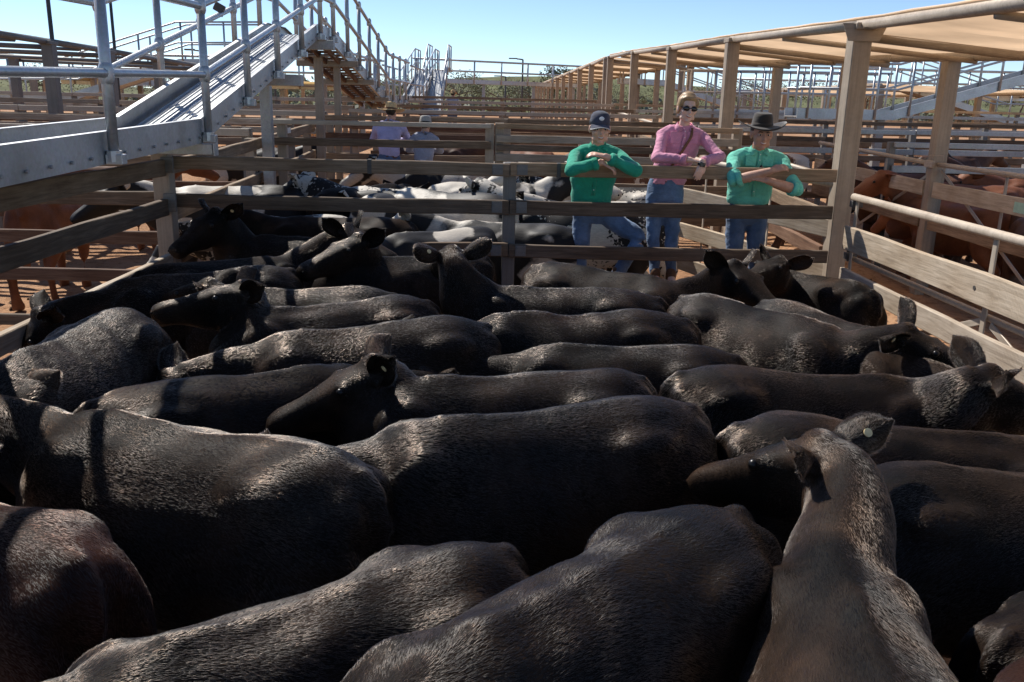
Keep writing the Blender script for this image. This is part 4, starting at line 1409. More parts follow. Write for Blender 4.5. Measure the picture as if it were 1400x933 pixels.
m_fabric('denim', (0.115, 0.18, 0.30), var=.4)
m_fabric('denim_dark', (0.085, 0.135, 0.23), var=.4)
m_fabric('cap_navy', (0.055, 0.06, 0.09), fold=.1, var=.5)
m_fabric('felt_dark', (0.030, 0.023, 0.018), fold=.08, sheen=.3)
m_fabric('felt_grey', (0.32, 0.30, 0.27), fold=.08)
m_plain('straw', (0.60, 0.42, 0.22), .8, .25, 60, .2, bumpy=.5)
m_plain('leather', (0.16, 0.075, 0.035), .55, .25, 40, .3)
m_plain('boot', (0.12, 0.06, 0.03), .6, .3, 30, .3)
m_plain('hair_blonde', (0.36, 0.225, 0.11), .5, .3, 90, .4)
m_plain('hair_dark', (0.02, 0.014, 0.01), .5, .3, 90, .4)
m_plain('lens_black', (0.006, 0.006, 0.008), .06, .1, 10, .6)
m_plain('teeth', (0.75, 0.70, 0.62), .3, .05, 40, .5)
m_plain('lips', (0.40, 0.15, 0.12), .45, .1, 40, .4)
m_plain('eye_white', (0.55, 0.50, 0.46), .2, .05, 40, .5)
m_plain('piping_white', (0.7, 0.68, 0.66), .7, .05, 40, .3)
m_plain('watch', (0.015, 0.016, 0.02), .25, .1, 40, .5)
m_plain('patch_white', (0.75, 0.75, 0.78), .7, .05, 40, .3)

A3 = lambda *p: np.array(p, float)

def limb(mb, pts, rs, n=12, k=16):
    P = spline(np.hstack([np.array(pts), np.array(rs)[:, None]]), k)
    mb.tube(P[:, :3], list(P[:, 3]), n, ref=(0.3, 0.2, 1), round_ends=True)

def hand(mb, w, d, nrm, curl=.5, thumb=1, spread=.021, s=1.0):
    """palm from the wrist w along d; nrm points out of the back of the hand"""
    d, nrm = unit(d), unit(np.array(nrm, float) - unit(d) * (unit(d) @ np.array(nrm, float)))
    sd_ = np.cross(d, nrm)
    mb.tube([w - d * .03, w, w + d * .03 * s, w + d * .085 * s, w + d * .095 * s], [(.025, .022), (.027, .02), (.034 * s, .016), (.041 * s, .014), (.036 * s, .011)], 12, ref=nrm)
    for i, ln in enumerate((.070, .080, .075, .058)):
        o = (i - 1.5) * spread * s
        p = w + d * .088 * s + sd_ * o
        pts = [p]
        a = 0.12 + curl * .25
        for q in (.45, .32, .23):
            dd = d * math.cos(a) - nrm * math.sin(a) + sd_ * o * 1.2
            p = p + dd * ln * q * s
            pts.append(p)
            a += curl * .8
        mb.tube(pts, [.0088 * s, .0086 * s, .0078 * s, .0066 * s], 8, ref=nrm, round_ends=True)
    p = w + d * .025 + sd_ * (-.030 * thumb * s)
    q = p + (d * .030 - sd_ * .018 * thumb - nrm * .008) * s
    mb.tube([w + d * .01, p, q, q + (d * .030 - sd_ * .004 * thumb - nrm * .010) * s], [.013, .0125, .0105, .008], 8, ref=nrm, round_ends=True)

def head_parts(mb, c, f, u, s=1.0, fem=False):
    f = unit(f)
    u = unit(u - f * (f @ u))
    r = np.cross(f, u)
    Rm = np.stack([r, f, u], 1)
    E = lambda o, rr: mb.ell(c + (r * o[0] + f * o[1] + u * o[2]) * s, np.array(rr) * s, R=Rm, n=18, m=12)
    E((0, -.014, .036), (.074, .094, .086))
    E((0, .024, -.030), (.059 if fem else .064, .068, .072))
    E((0, .030, -.062), (.046 if fem else .057, .052, .050))
    E((0, .066, -.096), (.024, .022, .018))
    E((0, .076, .018), (.050, .016, .012))
    for sg in (-1, 1):
        E((sg * .036, .064, -.022), (.026, .024, .022))
        E((sg * .077, -.008, -.006), (.010, .022, .032))
        E((sg * .049, .028, -.076), (.014, .03, .02))
    E((0, .080, -.062), (.024, .014, .010))
    mb.tube([c + (f * .084 + u * .012) * s, c + (f * .100 - u * .012) * s, c + (f * .108 - u * .030) * s, c + (f * .090 - u * .040) * s], [.009 * s, .011 * s, .0145 * s, .012 * s], 8, ref=u, round_ends=True)
    return f, r, u

def wrinkle(v, n, seed, amp=.004):
    rs = np.random.RandomState(seed)
    h = np.zeros(len(v))
    for k in range(12):
        kv = rs.normal(size=3) * np.array([14, 14, 34]) * (0.6 + .13 * k)
        ph = rs.rand() * 6.28
        h += (0.6 - np.abs(np.sin(.5 * (v @ kv) + ph + 1.5 * np.sin(v @ (kv[::-1] * .4))))) * 1.7 * amp / (1 + .2 * k)
    return v + n * h[:, None]

def skin_of(root, name, mb, mat, vox, smooth=3, wr=0.0, seed=0, tops=None):
    base = np.array(root.location)
    for i in range(len(mb.v)):
        mb.v[i] = mb.v[i] - base
    me, v = remesh(mb, vox, smooth)
    if wr:
        nn = np.empty(len(v) * 3)
        me.vertices.foreach_get('normal', nn)
        v = wrinkle(v, nn.reshape(-1, 3), seed, wr)
        me.vertices.foreach_set('co', v.reshape(-1))
        me.update()
    me.name = name
    return link(name, me, mat, root)

def torso_rings(rings, grow=0.0, n=22):
    """rings: (x, y, z, half width, half depth), blended smoothly"""
    out = []
    a = np.arange(n) / n * 2 * np.pi
    for x, y, z, w, d in spline(rings, 20):
        w, d = w + grow, d + grow
        out.append(np.stack([x + np.sign(np.cos(a)) * np.abs(np.cos(a)) ** .85 * w, y + np.sign(np.sin(a)) * np.abs(np.sin(a)) ** .9 * d, np.full(n, z)], 1))
    return out

def person(label, X, Y, zf, cfg):
    """all coordinates in cfg are offsets from (X, Y, 0); the Empty sits at the feet"""
    o = A3(X, Y, 0)
    root = thing('person', label, 'person', (X, Y, zf))
    W = lambda p: o + A3(*p)
    c = cfg
    # continuous body
    mb = MB()
    hc = W(c['head'])
    f, r, u = head_parts(mb, hc, A3(*c['face']), A3(*c.get('head_up', (0, 0, 1))), c.get('hs', 1.0), c.get('fem', False))
    nb = W(c['torso'][-1][:3])
    limb(mb, [nb - A3(0, 0, .05), nb + (hc - nb) * .3, hc - u * .075 - f * .012], [.062, .054, .052] if not c.get('fem') else [.052, .045, .043])
    tor = [(X + t[0], Y + t[1], t[2], t[3], t[4]) for t in c['torso']]
    mb.rings(torso_rings(tor, -.014))
    for sh, el, wr, hd, nr, curl, th in c['arms']:
        k = c.get('arm', 1.0)
        q = 1.0 if c.get('sleeve', .85) < .4 else .80
        limb(mb, [W(sh), (W(sh) + W(el)) / 2, W(el)], [.042 * k, .040 * k, .036 * k * q])
        limb(mb, [W(el), W(el) * .62 + W(wr) * .38, W(wr)], [.038 * k * q, .042 * k * q, .028 * k])
        hand(mb, W(wr), A3(*hd), nr, curl, th, s=c.get('hand', 1.0))
    for hip, kn, an, toe in c['legs']:
        limb(mb, [W(hip), (W(hip) + W(kn)) / 2, W(kn), W(kn) * .6 + W(an) * .4, W(an)], [.072, .060, .044, .040, .032], k=22)
        limb(mb, [W(an), W(an) * .5 + W(toe) * .5 - A3(0, 0, .02), W(toe)], [.038, .036, .028])
    body = skin_of(root, 'body', mb, c['skin'], .0068, 2)
    # shirt
    mb = MB()
    mb.rings(torso_rings(tor, .008))
    for sh, el, wr, hd, nr, curl, th in c['arms']:
        k = c.get('arm', 1.0)
        q = c.get('sleeve', .85)
        S_, E_, Wr = W(sh), W(el), W(wr)
        cuff = E_ + (Wr - E_) * q
        mb.ell(S_ - A3(0, 0, .02), (.062 * k, .062 * k, .062 * k))
        limb(mb, [S_, (S_ + E_) / 2, E_], [.060 * k, .057 * k, .054 * k])
        if q > .2:
            limb(mb, [E_, (E_ + cuff) / 2, cuff], [.054 * k, .052 * k, .045 * k])
        in_ = W((c['torso'][-2][0], c['torso'][-2][1], c['torso'][-2][2]))
        limb(mb, [S_, (S_ + in_) / 2 + A3(0, 0, .015), in_], [.062 * k, .070, .07])
    shirt = skin_of(root, 'shirt', mb, c['shirt'], .010, 3, .0032, c['seed'])
    # cuffs and collar
    for sh, el, wr, hd, nr, curl, th in c['arms']:
        q = c.get('sleeve', .85)
        E_, Wr = W(el), W(wr)
        p = E_ + (Wr - E_) * q
        d = unit(Wr - E_)
        k = c.get('arm', 1.0)
        part(root, 'cuff', MB().tube([p - d * .022, p - d * .018, p + d * .020, p + d * .024], [.050 * k, .054 * k, .052 * k, .044 * k] if q > .4 else [.058 * k, .062 * k, .061 * k, .05 * k], 14), c['shirt'], True, shirt)
    nk = W(c['torso'][-1][:3])
    back = not c.get('front', True)
    for sg in (-1, 1):
        ff = A3(f[0] * .6, f[1], 0)
        rr_ = A3(r[0], r[1], 0)
        a0 = nk + rr_ * (sg * .052) - ff * .030 + A3(0, 0, .030)
        a1 = nk + rr_ * (sg * .066) + ff * .030 + A3(0, 0, .018)
        a2 = nk + rr_ * (sg * .030) + ff * .082 - A3(0, 0, .030)
        a3 = nk + rr_ * (sg * .072) + ff * .082 - A3(0, 0, .055)
        P = [nk + rr_ * (sg * .012) - ff * .058 + A3(0, 0, .034), a0, a1, a2, nk + rr_ * (sg * .018) - ff * .072 - A3(0, 0, .005), a0 + rr_ * (sg * .026) - A3(0, 0, .045), a1 + rr_ * (sg * .030) - A3(0, 0, .048), a3]
        V = [p_ for p_ in P] + [p_ - A3(0, 0, .006) - ff * .004 for p_ in P]
        F = []
        for i in range(3):
            F += [(i, i + 1, 5 + i, 4 + i), (8 + i, 12 + i, 13 + i, 9 + i), (i, 8 + i, 9 + i, i + 1), (4 + i, 5 + i, 13 + i, 12 + i)]
        F += [(0, 4, 12, 8), (3, 11, 15, 7)]
        part(root, 'collar', MB().add(V, F), c['shirt'], True, shirt)
    if c.get('front', True):
        pts = []
        for t in spline(tor, 14)[2:-1]:
            pts.append((t[0] + f[0] * .02, t[1] - t[4] - .0105, t[2]))
        pts = np.array(pts)
        mbp = MB()
        mbp.tube(pts, [(.016, .0035)] * len(pts), 6, ref=(0, -1, 0))
        pl_ = part(root, 'placket', mbp, c['shirt'], True, shirt)
        for t in pts[1::2]:
            part(root, 'button', MB().ell(t + A3(0, -.005, 0), (.005, .003, .005), n=8, m=5), 'piping_white', parent=shirt)
        for sg in (-1, 1):
            t = spline(tor, 14)[9]
            part(root, 'pocket', MB().bbox((t[0] + sg * .075, t[1] - t[4] - .0035, t[2]), (.09, .008, .10), .003), c['shirt'], parent=shirt)
    # jeans
    mb = MB()
    h0, h1 = W(c['legs'][0][0]), W(c['legs'][1][0])
    pc = (h0 + h1) / 2
    t0 = c['torso'][0]
    mb.rings(torso_rings([(pc[0], pc[1], pc[2] - .09, .12, .09), (pc[0], pc[1], pc[2] - .02, .165, .115), (pc[0], pc[1], pc[2] + .06, .165, .115), (X + t0[0], Y + t0[1], t0[2] + .05, .148, .105)]))
    for hip, kn, an, toe in c['legs']:
        limb(mb, [W(hip), (W(hip) + W(kn)) / 2, W(kn), W(kn) * .5 + W(an) * .5, W(an) + A3(0, 0, .01)], c.get('jr', [.097, .086, .068, .063, .056]), k=22)
    skin_of(root, 'jeans', mb, c['jeans'], .011, 3, .003, c['seed'] + 3)
    part(root, 'belt', MB().rings([r_ for r_ in torso_rings([(X + t0[0], Y + t0[1], t0[2] - .005, .152, .112), (X + t0[0], Y + t0[1], t0[2] + .012, .153, .113), (X + t0[0], Y + t0[1], t0[2] + .03, .152, .112)])[::6]]), 'leather', True)
    for hip, kn, an, toe in c['legs']:
        mb = MB()
        limb(mb, [W(an) + A3(0, 0, .04), W(an) - A3(0, 0, .02)], [.05, .048], k=6)
        limb(mb, [W(an) - A3(0, -.03, .03), W(an) * .5 + W(toe) * .5 - A3(0, 0, .025), W(toe)], [.042, .042, .034])
        skin_of(root, 'boot', mb, 'boot', .014, 2)
    # face details
    s = c.get('hs', 1.0)
    if c.get('front', True):
        H = lambda a, b, d: hc + (r * a + f * b + u * d) * s
        Rm = np.stack([r, f, u], 1)
        for sg in (-1, 1):
            if not c.get('shades'):
                e_ = part(root, 'eye', MB().ell(H(sg * .031, .079, .003), (.0135 * s, .010 * s, .0065 * s), R=Rm), 'eye_white', True, body)
                part(root, 'iris', MB().ell(H(sg * .031, .087, .003), (.0058 * s, .004 * s, .0058 * s), R=Rm), 'eye', True, body)
            part(root, 'eyebrow', MB().tube([H(sg * .012, .094, .020), H(sg * .030, .091, .026), H(sg * .050, .078, .020)], [(.004, .003), (.005, .004), (.003, .002)], 6), c['hair'], True, body)
        part(root, 'lips', MB().tube([H(-.026, .078, -.056), H(-.012, .091, -.063), H(0, .094, -.066), H(.012, .091, -.063), H(.026, .078, -.056)], [.002, .0055, .006, .0055, .002], 8), 'lips', True, body)
        part(root, 'teeth', MB().tube([H(-.020, .086, -.0545), H(-.010, .0945, -.0585), H(0, .0965, -.060), H(.010, .0945, -.0585), H(.020, .086, -.0545)], [(.002, .002), (.003, .004), (.003, .0045), (.003, .004), (.002, .002)], 8), 'teeth', True, body)
    # hair as a close cap over the skull
    mb = MB()
    Rm = np.stack([r, f, u], 1)
    mb.ell(hc + (-f * (.022 if c.get('long_hair') else .030) + u * (.044 if c.get('long_hair') else .040)) * s, np.array((.083, .094, .089)) * s, R=Rm, n=20, m=12)
    if c.get('long_hair'):
        mb.ell(hc + (-f * .085 + u * .03) * s, (.035, .04, .045), R=Rm)
        mb.ell(hc + (f * .050 + u * .082) * s, (.060, .034, .026), R=Rm)
        mb.ell(hc + (-f * .01 + u * .10) * s, (.068, .07, .04), R=Rm)
        for sg in (-1, 1):
            mb.ell(hc + (r * sg * .069 + f * .020 + u * .040) * s, (.020, .042, .052), R=Rm)
            mb.ell(hc + (r * sg * .070 - f * .030 + u * .0) * s, (.018, .050, .060), R=Rm)
    skin_of(root, 'hair', mb, c['hair'], .010, 2, .0015, 5)
    # headgear
    if c.get('hat'):
        kind, hm = c['hat']
        hz = c.get('hat_z', .070)
        k = 40
        a = np.arange(k) / k * 2 * np.pi
        def ring(rx, ry, z, curl=0.0, dip=0.0):
            zz = z + curl * np.abs(np.cos(a)) ** 2.2 - dip * np.abs(np.sin(a)) ** 2
            return hc + u * hz * s + np.outer(np.cos(a) * rx, r) + np.outer(np.sin(a) * ry, f) + np.outer(zz, u) - f * .014
        if kind == 'cap':
            rs_ = [ring(.083, .100, -.030), ring(.085, .103, .0), ring(.080, .098, .035), ring(.064, .080, .062), ring(.035, .045, .076), ring(.006, .008, .079)]
            cap = part(root, 'cap', MB().rings(rs_), hm, True)
            # visor
            n_ = 15
            P = []
            for off in (0, -.006):
                for i in range(n_):
                    t = math.pi * (i / (n_ - 1))
                    for q in (0.90, 1.25, 1.62):
                        x_, y_ = math.cos(t) * .080 * (1 + .05 * (q - 1)), (.20 + math.sin(t) * .80) * .100 * q
                        z_ = -.020 - .030 * (math.cos(t) ** 2) * (q - .6) - .030 * (q - .9) + off
                        P.append(hc + u * hz * s + r * x_ + f * (y_ - .014) + u * z_)
            F = []
            for i in range(n_ - 1):
                for j in range(2):
                    b0 = i * 3 + j
                    F += [(b0, b0 + 3, b0 + 4, b0 + 1), (n_ * 3 + b0, n_ * 3 + b0 + 1, n_ * 3 + b0 + 4, n_ * 3 + b0 + 3)]
                F.append((i * 3 + 2, (i + 1) * 3 + 2, n_ * 3 + (i + 1) * 3 + 2, n_ * 3 + i * 3 + 2))
            part(root, 'cap_visor', MB().add(P, F), hm, True, cap)
            edge = [P[i * 3 + 2] for i in range(n_)]
            part(root, 'visor_edge', MB().tube(edge, .0035, 6), 'piping_white', True, cap)
            part(root, 'cap_badge', MB().ell(hc + u * (hz + .022) * s + f * (.098 - .014 + .003), (.022, .005, .017), R=Rm), 'patch_white', True, cap)
        else:
            bw = c.get('brim', .095)
            cu = c.get('curl', .05)
            rs_ = [ring(.074, .090, -.012), ring(.086, .104, -.014), ring(.086 + bw * .5, .104 + bw * .45, -.016, cu * .25, .004), ring(.086 + bw, .104 + bw * .8, -.014, cu, .016),
                   ring(.086 + bw + .003, .104 + bw * .8 + .003, -.008, cu, .016), ring(.086 + bw * .5, .104 + bw * .45, -.010, cu * .25, .004), ring(.088, .106, -.004),
                   ring(.086, .103, .03), ring(.080, .096, .072), ring(.072, .088, .096), ring(.056, .072, .104), ring(.030, .050, .088), ring(.006, .02, .080)]
            hat = part(root, 'hat', MB().rings(rs_), hm, True)
            part(root, 'hat_band', MB().rings([ring(.0865, .1065, -.003), ring(.0895, .1085, .0), ring(.0885, .1065, .022), ring(.084, .102, .024)]), 'leather' if kind == 'straw' else 'felt_dark', True, hat)
    if c.get('shades'):
        H = lambda a, b, d: hc + (r * a + f * b + u * d) * s
        for sg in (-1, 1):
            part(root, 'sunglass_lens', MB().ell(H(sg * .032, .091, .001), (.031 * s, .009 * s, .020 * s), R=np.stack([r, f, u], 1)), 'lens_black', True)
            part(root, 'sunglass_arm', MB().tube([H(sg * .058, .080, .008), H(sg * .082, .0, .012)], .0035, 6), 'lens_black', True)
        part(root, 'sunglass_bridge', MB().tube([H(-.012, .100, .006), H(.012, .100, .006)], .004, 6), 'lens_black', True)
    return root, hc, f, r, u

m1, *_ = person('man in dark green shirt and navy cap, one knee raised, leaning on the rail', .90, 7.88, .27, dict(
    seed=1, skin='skin_tan', hair='hair_dark', shirt='shirt_green', jeans='denim',
    hs=1.10, arm=1.02, head=(0.005, -.12, 2.0), face=(.02, -1, -.10), torso=[(-.02, .08, 1.335, .175, .120), (-.02, .07, 1.45, .182, .125), (-.01, .04, 1.60, .200, .130), (0, .01, 1.72, .200, .122), (0, -.02, 1.80, .150, .090), (0, -.05, 1.865, .068, .062)],
    arms=[((-.19, -.05, 1.765), (-.255, -.415, 1.665), (.0, -.44, 1.735), (1, -.1, -.5), (.1, -.3, 1), .55, 1),
          ((.19, -.05, 1.765), (.295, -.415, 1.670), (.02, -.48, 1.785), (-1, .0, .20), (0, -.35, 1), .45, -1)],
    legs=[((-.09, .08, 1.25), (-.10, .06, .82), (-.10, -.10, .375), (-.10, -.33, .315)), ((.10, .08, 1.25), (.40, -.10, 1.055), (.22, -.12, .72), (.22, -.33, .665))],
    sleeve=.78, hat=('cap', 'cap_navy'), hat_z=.062))
w_, *_ = person('woman in a pink shirt and sunglasses leaning on the top rail between two men', 1.64, 7.90, .62, dict(
    seed=2, skin='skin_fair', hair='hair_blonde', shirt='shirt_pink', jeans='denim', fem=True, hs=1.02, arm=.90, hand=.95,
    head=(.02, -.09, 2.185), face=(.06, -1, -.06), head_up=(.06, 0, 1),
    torso=[(-.09, .04, 1.53, .152, .110), (-.07, .04, 1.63, .148, .110), (-.03, .02, 1.77, .168, .118), (0, 0, 1.90, .168, .112), (.01, -.02, 1.975, .130, .080), (.012, -.035, 2.04, .057, .052)],
    arms=[((-.165, -.02, 1.955), (-.250, -.26, 1.770), (.02, -.36, 1.765), (1, -.1, -.1), (0, -.2, 1), .5, 1),
          ((.180, -.02, 1.945), (.300, -.22, 1.785), (.115, -.385, 1.745), (-.25, -.06, -1), (.2, -1, .1), .3, 1)],
    legs=[((-.185, .04, 1.44), (-.19, -.02, 1.02), (-.175, -.14, .715), (-.17, -.34, .665)), ((-.015, .04, 1.44), (-.03, -.04, 1.02), (-.035, -.15, .715), (-.03, -.34, .665))],
    jr=[.090, .080, .060, .054, .045], sleeve=.80, shades=True, long_hair=True))
part(w_, 'watch', MB().tube([(1.745, 7.512, 1.715), (1.755, 7.515, 1.745)], [.034, .034], 14), 'watch', True)
part(w_, 'watch', MB().bbox((1.745, 7.478, 1.73), (.03, .012, .034), .003), 'watch')
strap_pts = spline([(1.71, 7.80, 2.02), (1.70, 7.765, 1.95), (1.655, 7.755, 1.87), (1.60, 7.765, 1.77), (1.53, 7.80, 1.66)], 14)
part(w_, 'shoulder_strap', MB().tube(strap_pts, [(.004, .013)] * 14, 6, ref=(1, 0, .6)), 'leather', True)
m3, *_ = person('man in a mint green shirt and dark felt hat, arms folded over the rail', 2.29, 7.86, .27, dict(
    seed=3, skin='skin_brown', hair='hair_dark', shirt='shirt_mint', jeans='denim_dark',
    head=(-.01, -.20, 1.985), face=(-.04, -1, -.08), torso=[(0, .06, 1.365, .178, .122), (0, .05, 1.47, .186, .128), (0, .02, 1.61, .198, .126), (0, -.04, 1.73, .202, .120), (0, -.09, 1.80, .155, .088), (-.005, -.12, 1.86, .068, .062)],
    arms=[((-.200, -.10, 1.765), (-.265, -.375, 1.60), (.02, -.475, 1.70), (1, .05, .30), (0, -.6, .8), .5, 1),
          ((.205, -.10, 1.765), (.285, -.385, 1.535), (.0, -.465, 1.615), (-1, .25, .25), (0, -.6, .8), .6, -1)],
    legs=[((-.095, .06, 1.27), (-.10, .0, .82), (-.10, -.08, .375), (-.10, -.30, .315)), ((.095, .06, 1.27), (.10, .0, .82), (.10, -.08, .375), (.10, -.30, .315))],
    arm=1.06, hs=1.10, sleeve=.16, hat=('felt', 'felt_dark'), hat_z=.068, brim=.112, curl=.042))
part(m3, 'sunglasses', MB().ell((2.285, 7.60, 1.70), (.018, .010, .030), n=10, m=7), 'lens_black', True)

# two more people with their backs to the camera, on a plank behind the second fence
pk = thing('timber_step', 'low timber step behind the second fence under the two hatted people', 'step', (-1.3, 13.0, ground_z(13.0)))
bar(pk, 'board', (-2.1, 13.0, .52), (-.5, 13.0, .52), .05, .5, 'timber')
for x_ in (-2.0, -.6):
    bar(pk, 'leg', (x_, 13.0, .08), (x_, 13.0, .495), .4, .08, 'timber_dark', up=(0, 1, 0))
def rear(label, X, Y, zf, sc, shirt, hat, seed, brim, hz):
    q = lambda *p: tuple(A3(*p) * sc)
    tor = [(0, 0, .93, .155, .112), (0, -.01, 1.05, .160, .12), (0, .02, 1.22, .180, .125), (0, .06, 1.36, .185, .112), (0, .08, 1.43, .15, .085), (0, .09, 1.49, .062, .058)]
    tor = [(t[0] * sc, t[1] * sc, t[2] * sc + zf, t[3] * sc, t[4] * sc) for t in tor]
    up_ = lambda p: (p[0] * sc, p[1] * sc, p[2] * sc + zf)
    cfg = dict(seed=seed, skin='skin_tan', hair='hair_dark', shirt=shirt, jeans='denim_dark', front=False, head=up_((.02, .17, 1.61)), face=(.25, 1, -.12), torso=tor,
               arms=[(up_((-.2, .07, 1.39)), up_((-.29, .26, 1.19)), up_((-.06, .40, 1.16)), (1, .1, 0), (0, .2, 1), .4, -1), (up_((.2, .07, 1.39)), up_((.29, .26, 1.19)), up_((.06, .40, 1.18)), (-1, .1, 0), (0, .2, 1), .4, 1)],
               legs=[(up_((-.095, 0, .86)), up_((-.10, .03, .48)), up_((-.1, 0, .10)), up_((-.1, .18, .04))), (up_((.095, 0, .86)), up_((.10, .03, .48)), up_((.1, 0, .10)), up_((.1, .18, .04)))],
               hs=sc, hat=(hat, 'straw' if hat == 'straw' else 'felt_grey'), hat_z=hz, brim=brim, curl=.02, sleeve=.8)
    return person(label, X, Y, zf, cfg)
rear('man in a straw hat and lilac shirt seen from behind beyond the second fence', -1.52, 13.0, .545, .91, 'shirt_lilac', 'straw', 7, .115, .06)
rp, *_ = rear('smaller person in a grey hat and grey-blue shirt seen from behind', -1.02, 13.0, .545, .80, 'shirt_greyblue', 'felt', 8, .10, .06)
part(rp, 'back_label', MB().bbox((-1.025, 12.885, 1.33), (.075, .008, .09), .003), 'patch_white')
# a far figure by the foot of the transverse stair
def far_person():
    X, Y, z = -1.55, 33.0, ground_z(33) + 1.0
    rear('tiny figure in a pale shirt by the far stairs', X, Y, ground_z(33) + .35, .95, 'shirt_greyblue', 'straw', 9, .06, .06)
far_person()
# ------------------------------------------------------------------ far trees and hill
def m_leaf(key, a, b_):
    m, nt, b = mat_base(key)
    v, r = obj_shift(nt, coords(nt))
    n1 = noise(nt, v, 0.9, 4, 0.6)
    L(nt, ramp(nt, n1, [(0.3, a), (0.7, b_)]), b.inputs['Base Color'])
    b.inputs['Roughness'].default_value = 0.7
    b.inputs['Specular IOR Level'].default_value = 0.2
    M[key] = m
m_leaf('leaf_olive', (0.075, 0.088, 0.048), (0.15, 0.16, 0.085))
m_leaf('leaf_grey', (0.11, 0.12, 0.085), (0.19, 0.195, 0.14))  # leaf colours paled and greyed, distance haze put into the colour
m_plain('bark', (0.16, 0.125, 0.10), .9, .3, 8, .1)
m_plain('dry_grass', (0.12, 0.125, 0.062), .95, .45, .25, .1)

def tree(label, x, y, h, w, leaf, seed, group):
    rs = np.random.RandomState(seed)
    z0 = ground_z(y)
    root = thing('gum_tree', label, 'tree', (x, y, z0), group=group)
    tr = MB()
    lean = rs.normal(size=2) * .06 * h
    top = np.array([x + lean[0], y + lean[1], z0 + h * .62])
    tr.tube(spline([(x, y, z0 - .1), (x + lean[0] * .3, y, z0 + h * .3), top], 8), list(np.linspace(.035 * h, .012 * h, 8)), 8)
    cl_ = []
    for k in range(7):
        a = rs.rand() * 6.28
        q = np.array([x, y, z0 + h * .25]) * .35 + top * .65
        e = np.array([x + math.cos(a) * w * .38, y + math.sin(a) * w * .38, z0 + h * (.5 + .35 * rs.rand())])
        tr.tube(spline([q, (q + e) / 2 + np.array([0, 0, .04 * h]), e], 6), list(np.linspace(.012 * h, .004 * h, 6)), 6)
        cl_.append(e)
    part(root, 'trunk', tr, 'bark', True)
    cl_.append(top + np.array([0, 0, .15 * h]))
    for k in range(9):
        a = rs.rand() * 6.28
        rr_ = w * .45 * math.sqrt(rs.rand())
        cl_.append(np.array([x + math.cos(a) * rr_, y + math.sin(a) * rr_, z0 + h * (.38 + .55 * rs.rand())]))
    V, F = [], []
    n = 0
    per = 130
    for c_ in cl_:
        sz = w * rs.uniform(.10, .19)
        p = rs.normal(size=(per, 3))
        p = p / np.linalg.norm(p, axis=1)[:, None] * (rs.rand(per, 1) ** .5) * np.array([sz * 1.25, sz * 1.25, sz * .75]) + c_
        for q in p:
            a, b = rs.normal(size=3), rs.normal(size=3)
            a = unit(a) * h * .020 * rs.uniform(.6, 1.5)
            b = unit(np.cross(a, b)) * h * .012
            V += [q - a - b * .3, q + b, q + a, q - b]
            F.append((n, n + 1, n + 2, n + 3))
            n += 4
    part(root, 'crown', MB().add(V, F), leaf)
    return root
TG = 'gum trees on the far horizon'
spec = [(-9.5, 95, 5.6, 7, 0), (-4.5, 100, 6.8, 8, 1), (0.5, 92, 5.4, 7, 0), (4.2, 104, 6.4, 7.5, 1), (7.8, 96, 8.6, 6, 0), (10.5, 98, 5.2, 7, 1), (-14, 110, 6.0, 8, 1),
        (16, 110, 5.6, 8, 0), (24, 100, 6.4, 8, 1), (33, 105, 7.4, 9, 0), (46, 112, 7.8, 8, 1), (58, 118, 7.0, 9, 0), (70, 120, 8.4, 9, 1), (-28, 105, 6.0, 9, 0), (-40, 110, 6.6, 9, 1), (-55, 112, 6.8, 9, 0), (-20, 98, 5.0, 8, 0)]
names = ['squat', 'broad', 'dense low', 'spreading', 'tallest thin-topped', 'rounded', 'pale', 'scrubby', 'loose-crowned', 'olive', 'tall pale', 'wide', 'high-crowned', 'low dusty', 'bushy', 'leftmost', 'small dark']
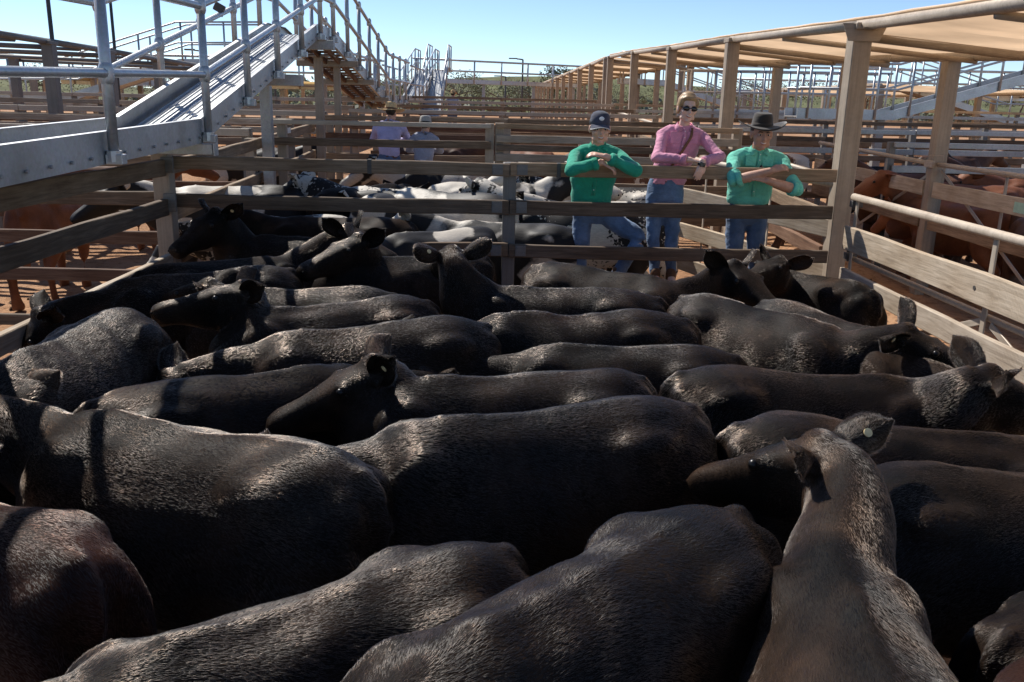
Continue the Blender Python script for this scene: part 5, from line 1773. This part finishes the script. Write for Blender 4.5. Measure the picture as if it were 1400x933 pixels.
place = ['under the left end of the transverse walkway', 'under the transverse walkway', 'behind the support of the transverse walkway', 'right of the transverse walkway support', 'above the walkway beside the canopy end', 'at the vanishing end of the tan canopy', 'behind the far silver stair',
         'behind the first far canopy posts', 'seen through the canopy behind the woman', 'seen between canopy columns behind the dark hat', 'right of the dark hat on the skyline', 'on the skyline left of the tall column', 'on the skyline at the right', 'under the big ramp', 'behind the yellow roof on the left', 'beyond the far left posts', 'below the ramp underside']
for i, (x, y, h, w, k) in enumerate(spec):
    h *= .70
    tree('%s gum tree %s' % (names[i], place[i]), x, y, h, w, ('leaf_olive', 'leaf_grey')[k], 100 + i, TG)
# low rise of dry grass and distant scrub behind the trees
P, F = [], []
hx = np.linspace(-220, 220, 90)
for j, (yy, base) in enumerate(((128, 0.5), (150, 1.0), (185, 1.0), (240, 0.9), (330, 0.5))):
    for x in hx:
        hh = .6 + 3.4 * (math.sin(x * .017 + 1.2) * .5 + .5) + 1.2 * math.sin(x * .06 + j)
        P.append((x, yy, .4 if j == 0 else .5 + base * max(2.0, hh + .8)))
n_ = len(hx)
F = [(j * n_ + i, j * n_ + i + 1, (j + 1) * n_ + i + 1, (j + 1) * n_ + i) for j in range(4) for i in range(n_ - 1)]
tag(link('hill', MB().add(P, F).mesh('hill', True), 'dry_grass'), kind='structure')
V, F = [], []
n = 0
rs = np.random.RandomState(5)
for k in range(14000):
    x = rs.uniform(-170, 170)
    y = rs.uniform(118, 150)
    b0 = np.array([x, y, ground_z(y) + max(0, (y - 128) / 22) * 1.2 + abs(rs.normal()) * 1.3 * (0.6 + .5 * math.sin(x * .13) + .4 * math.sin(x * .041 + 2))])
    a, b = unit(rs.normal(size=3)) * .55, unit(rs.normal(size=3)) * .38
    V += [b0 - a, b0 + b, b0 + a, b0 - b]
    F.append((n, n + 1, n + 2, n + 3))
    n += 4
tag(link('far_scrub', MB().add(V, F).mesh('far_scrub'), 'leaf_grey'), 'belt of distant grey-green scrub along the horizon', 'scrub', kind='stuff')

bpy.data.scenes.remove(TMP)
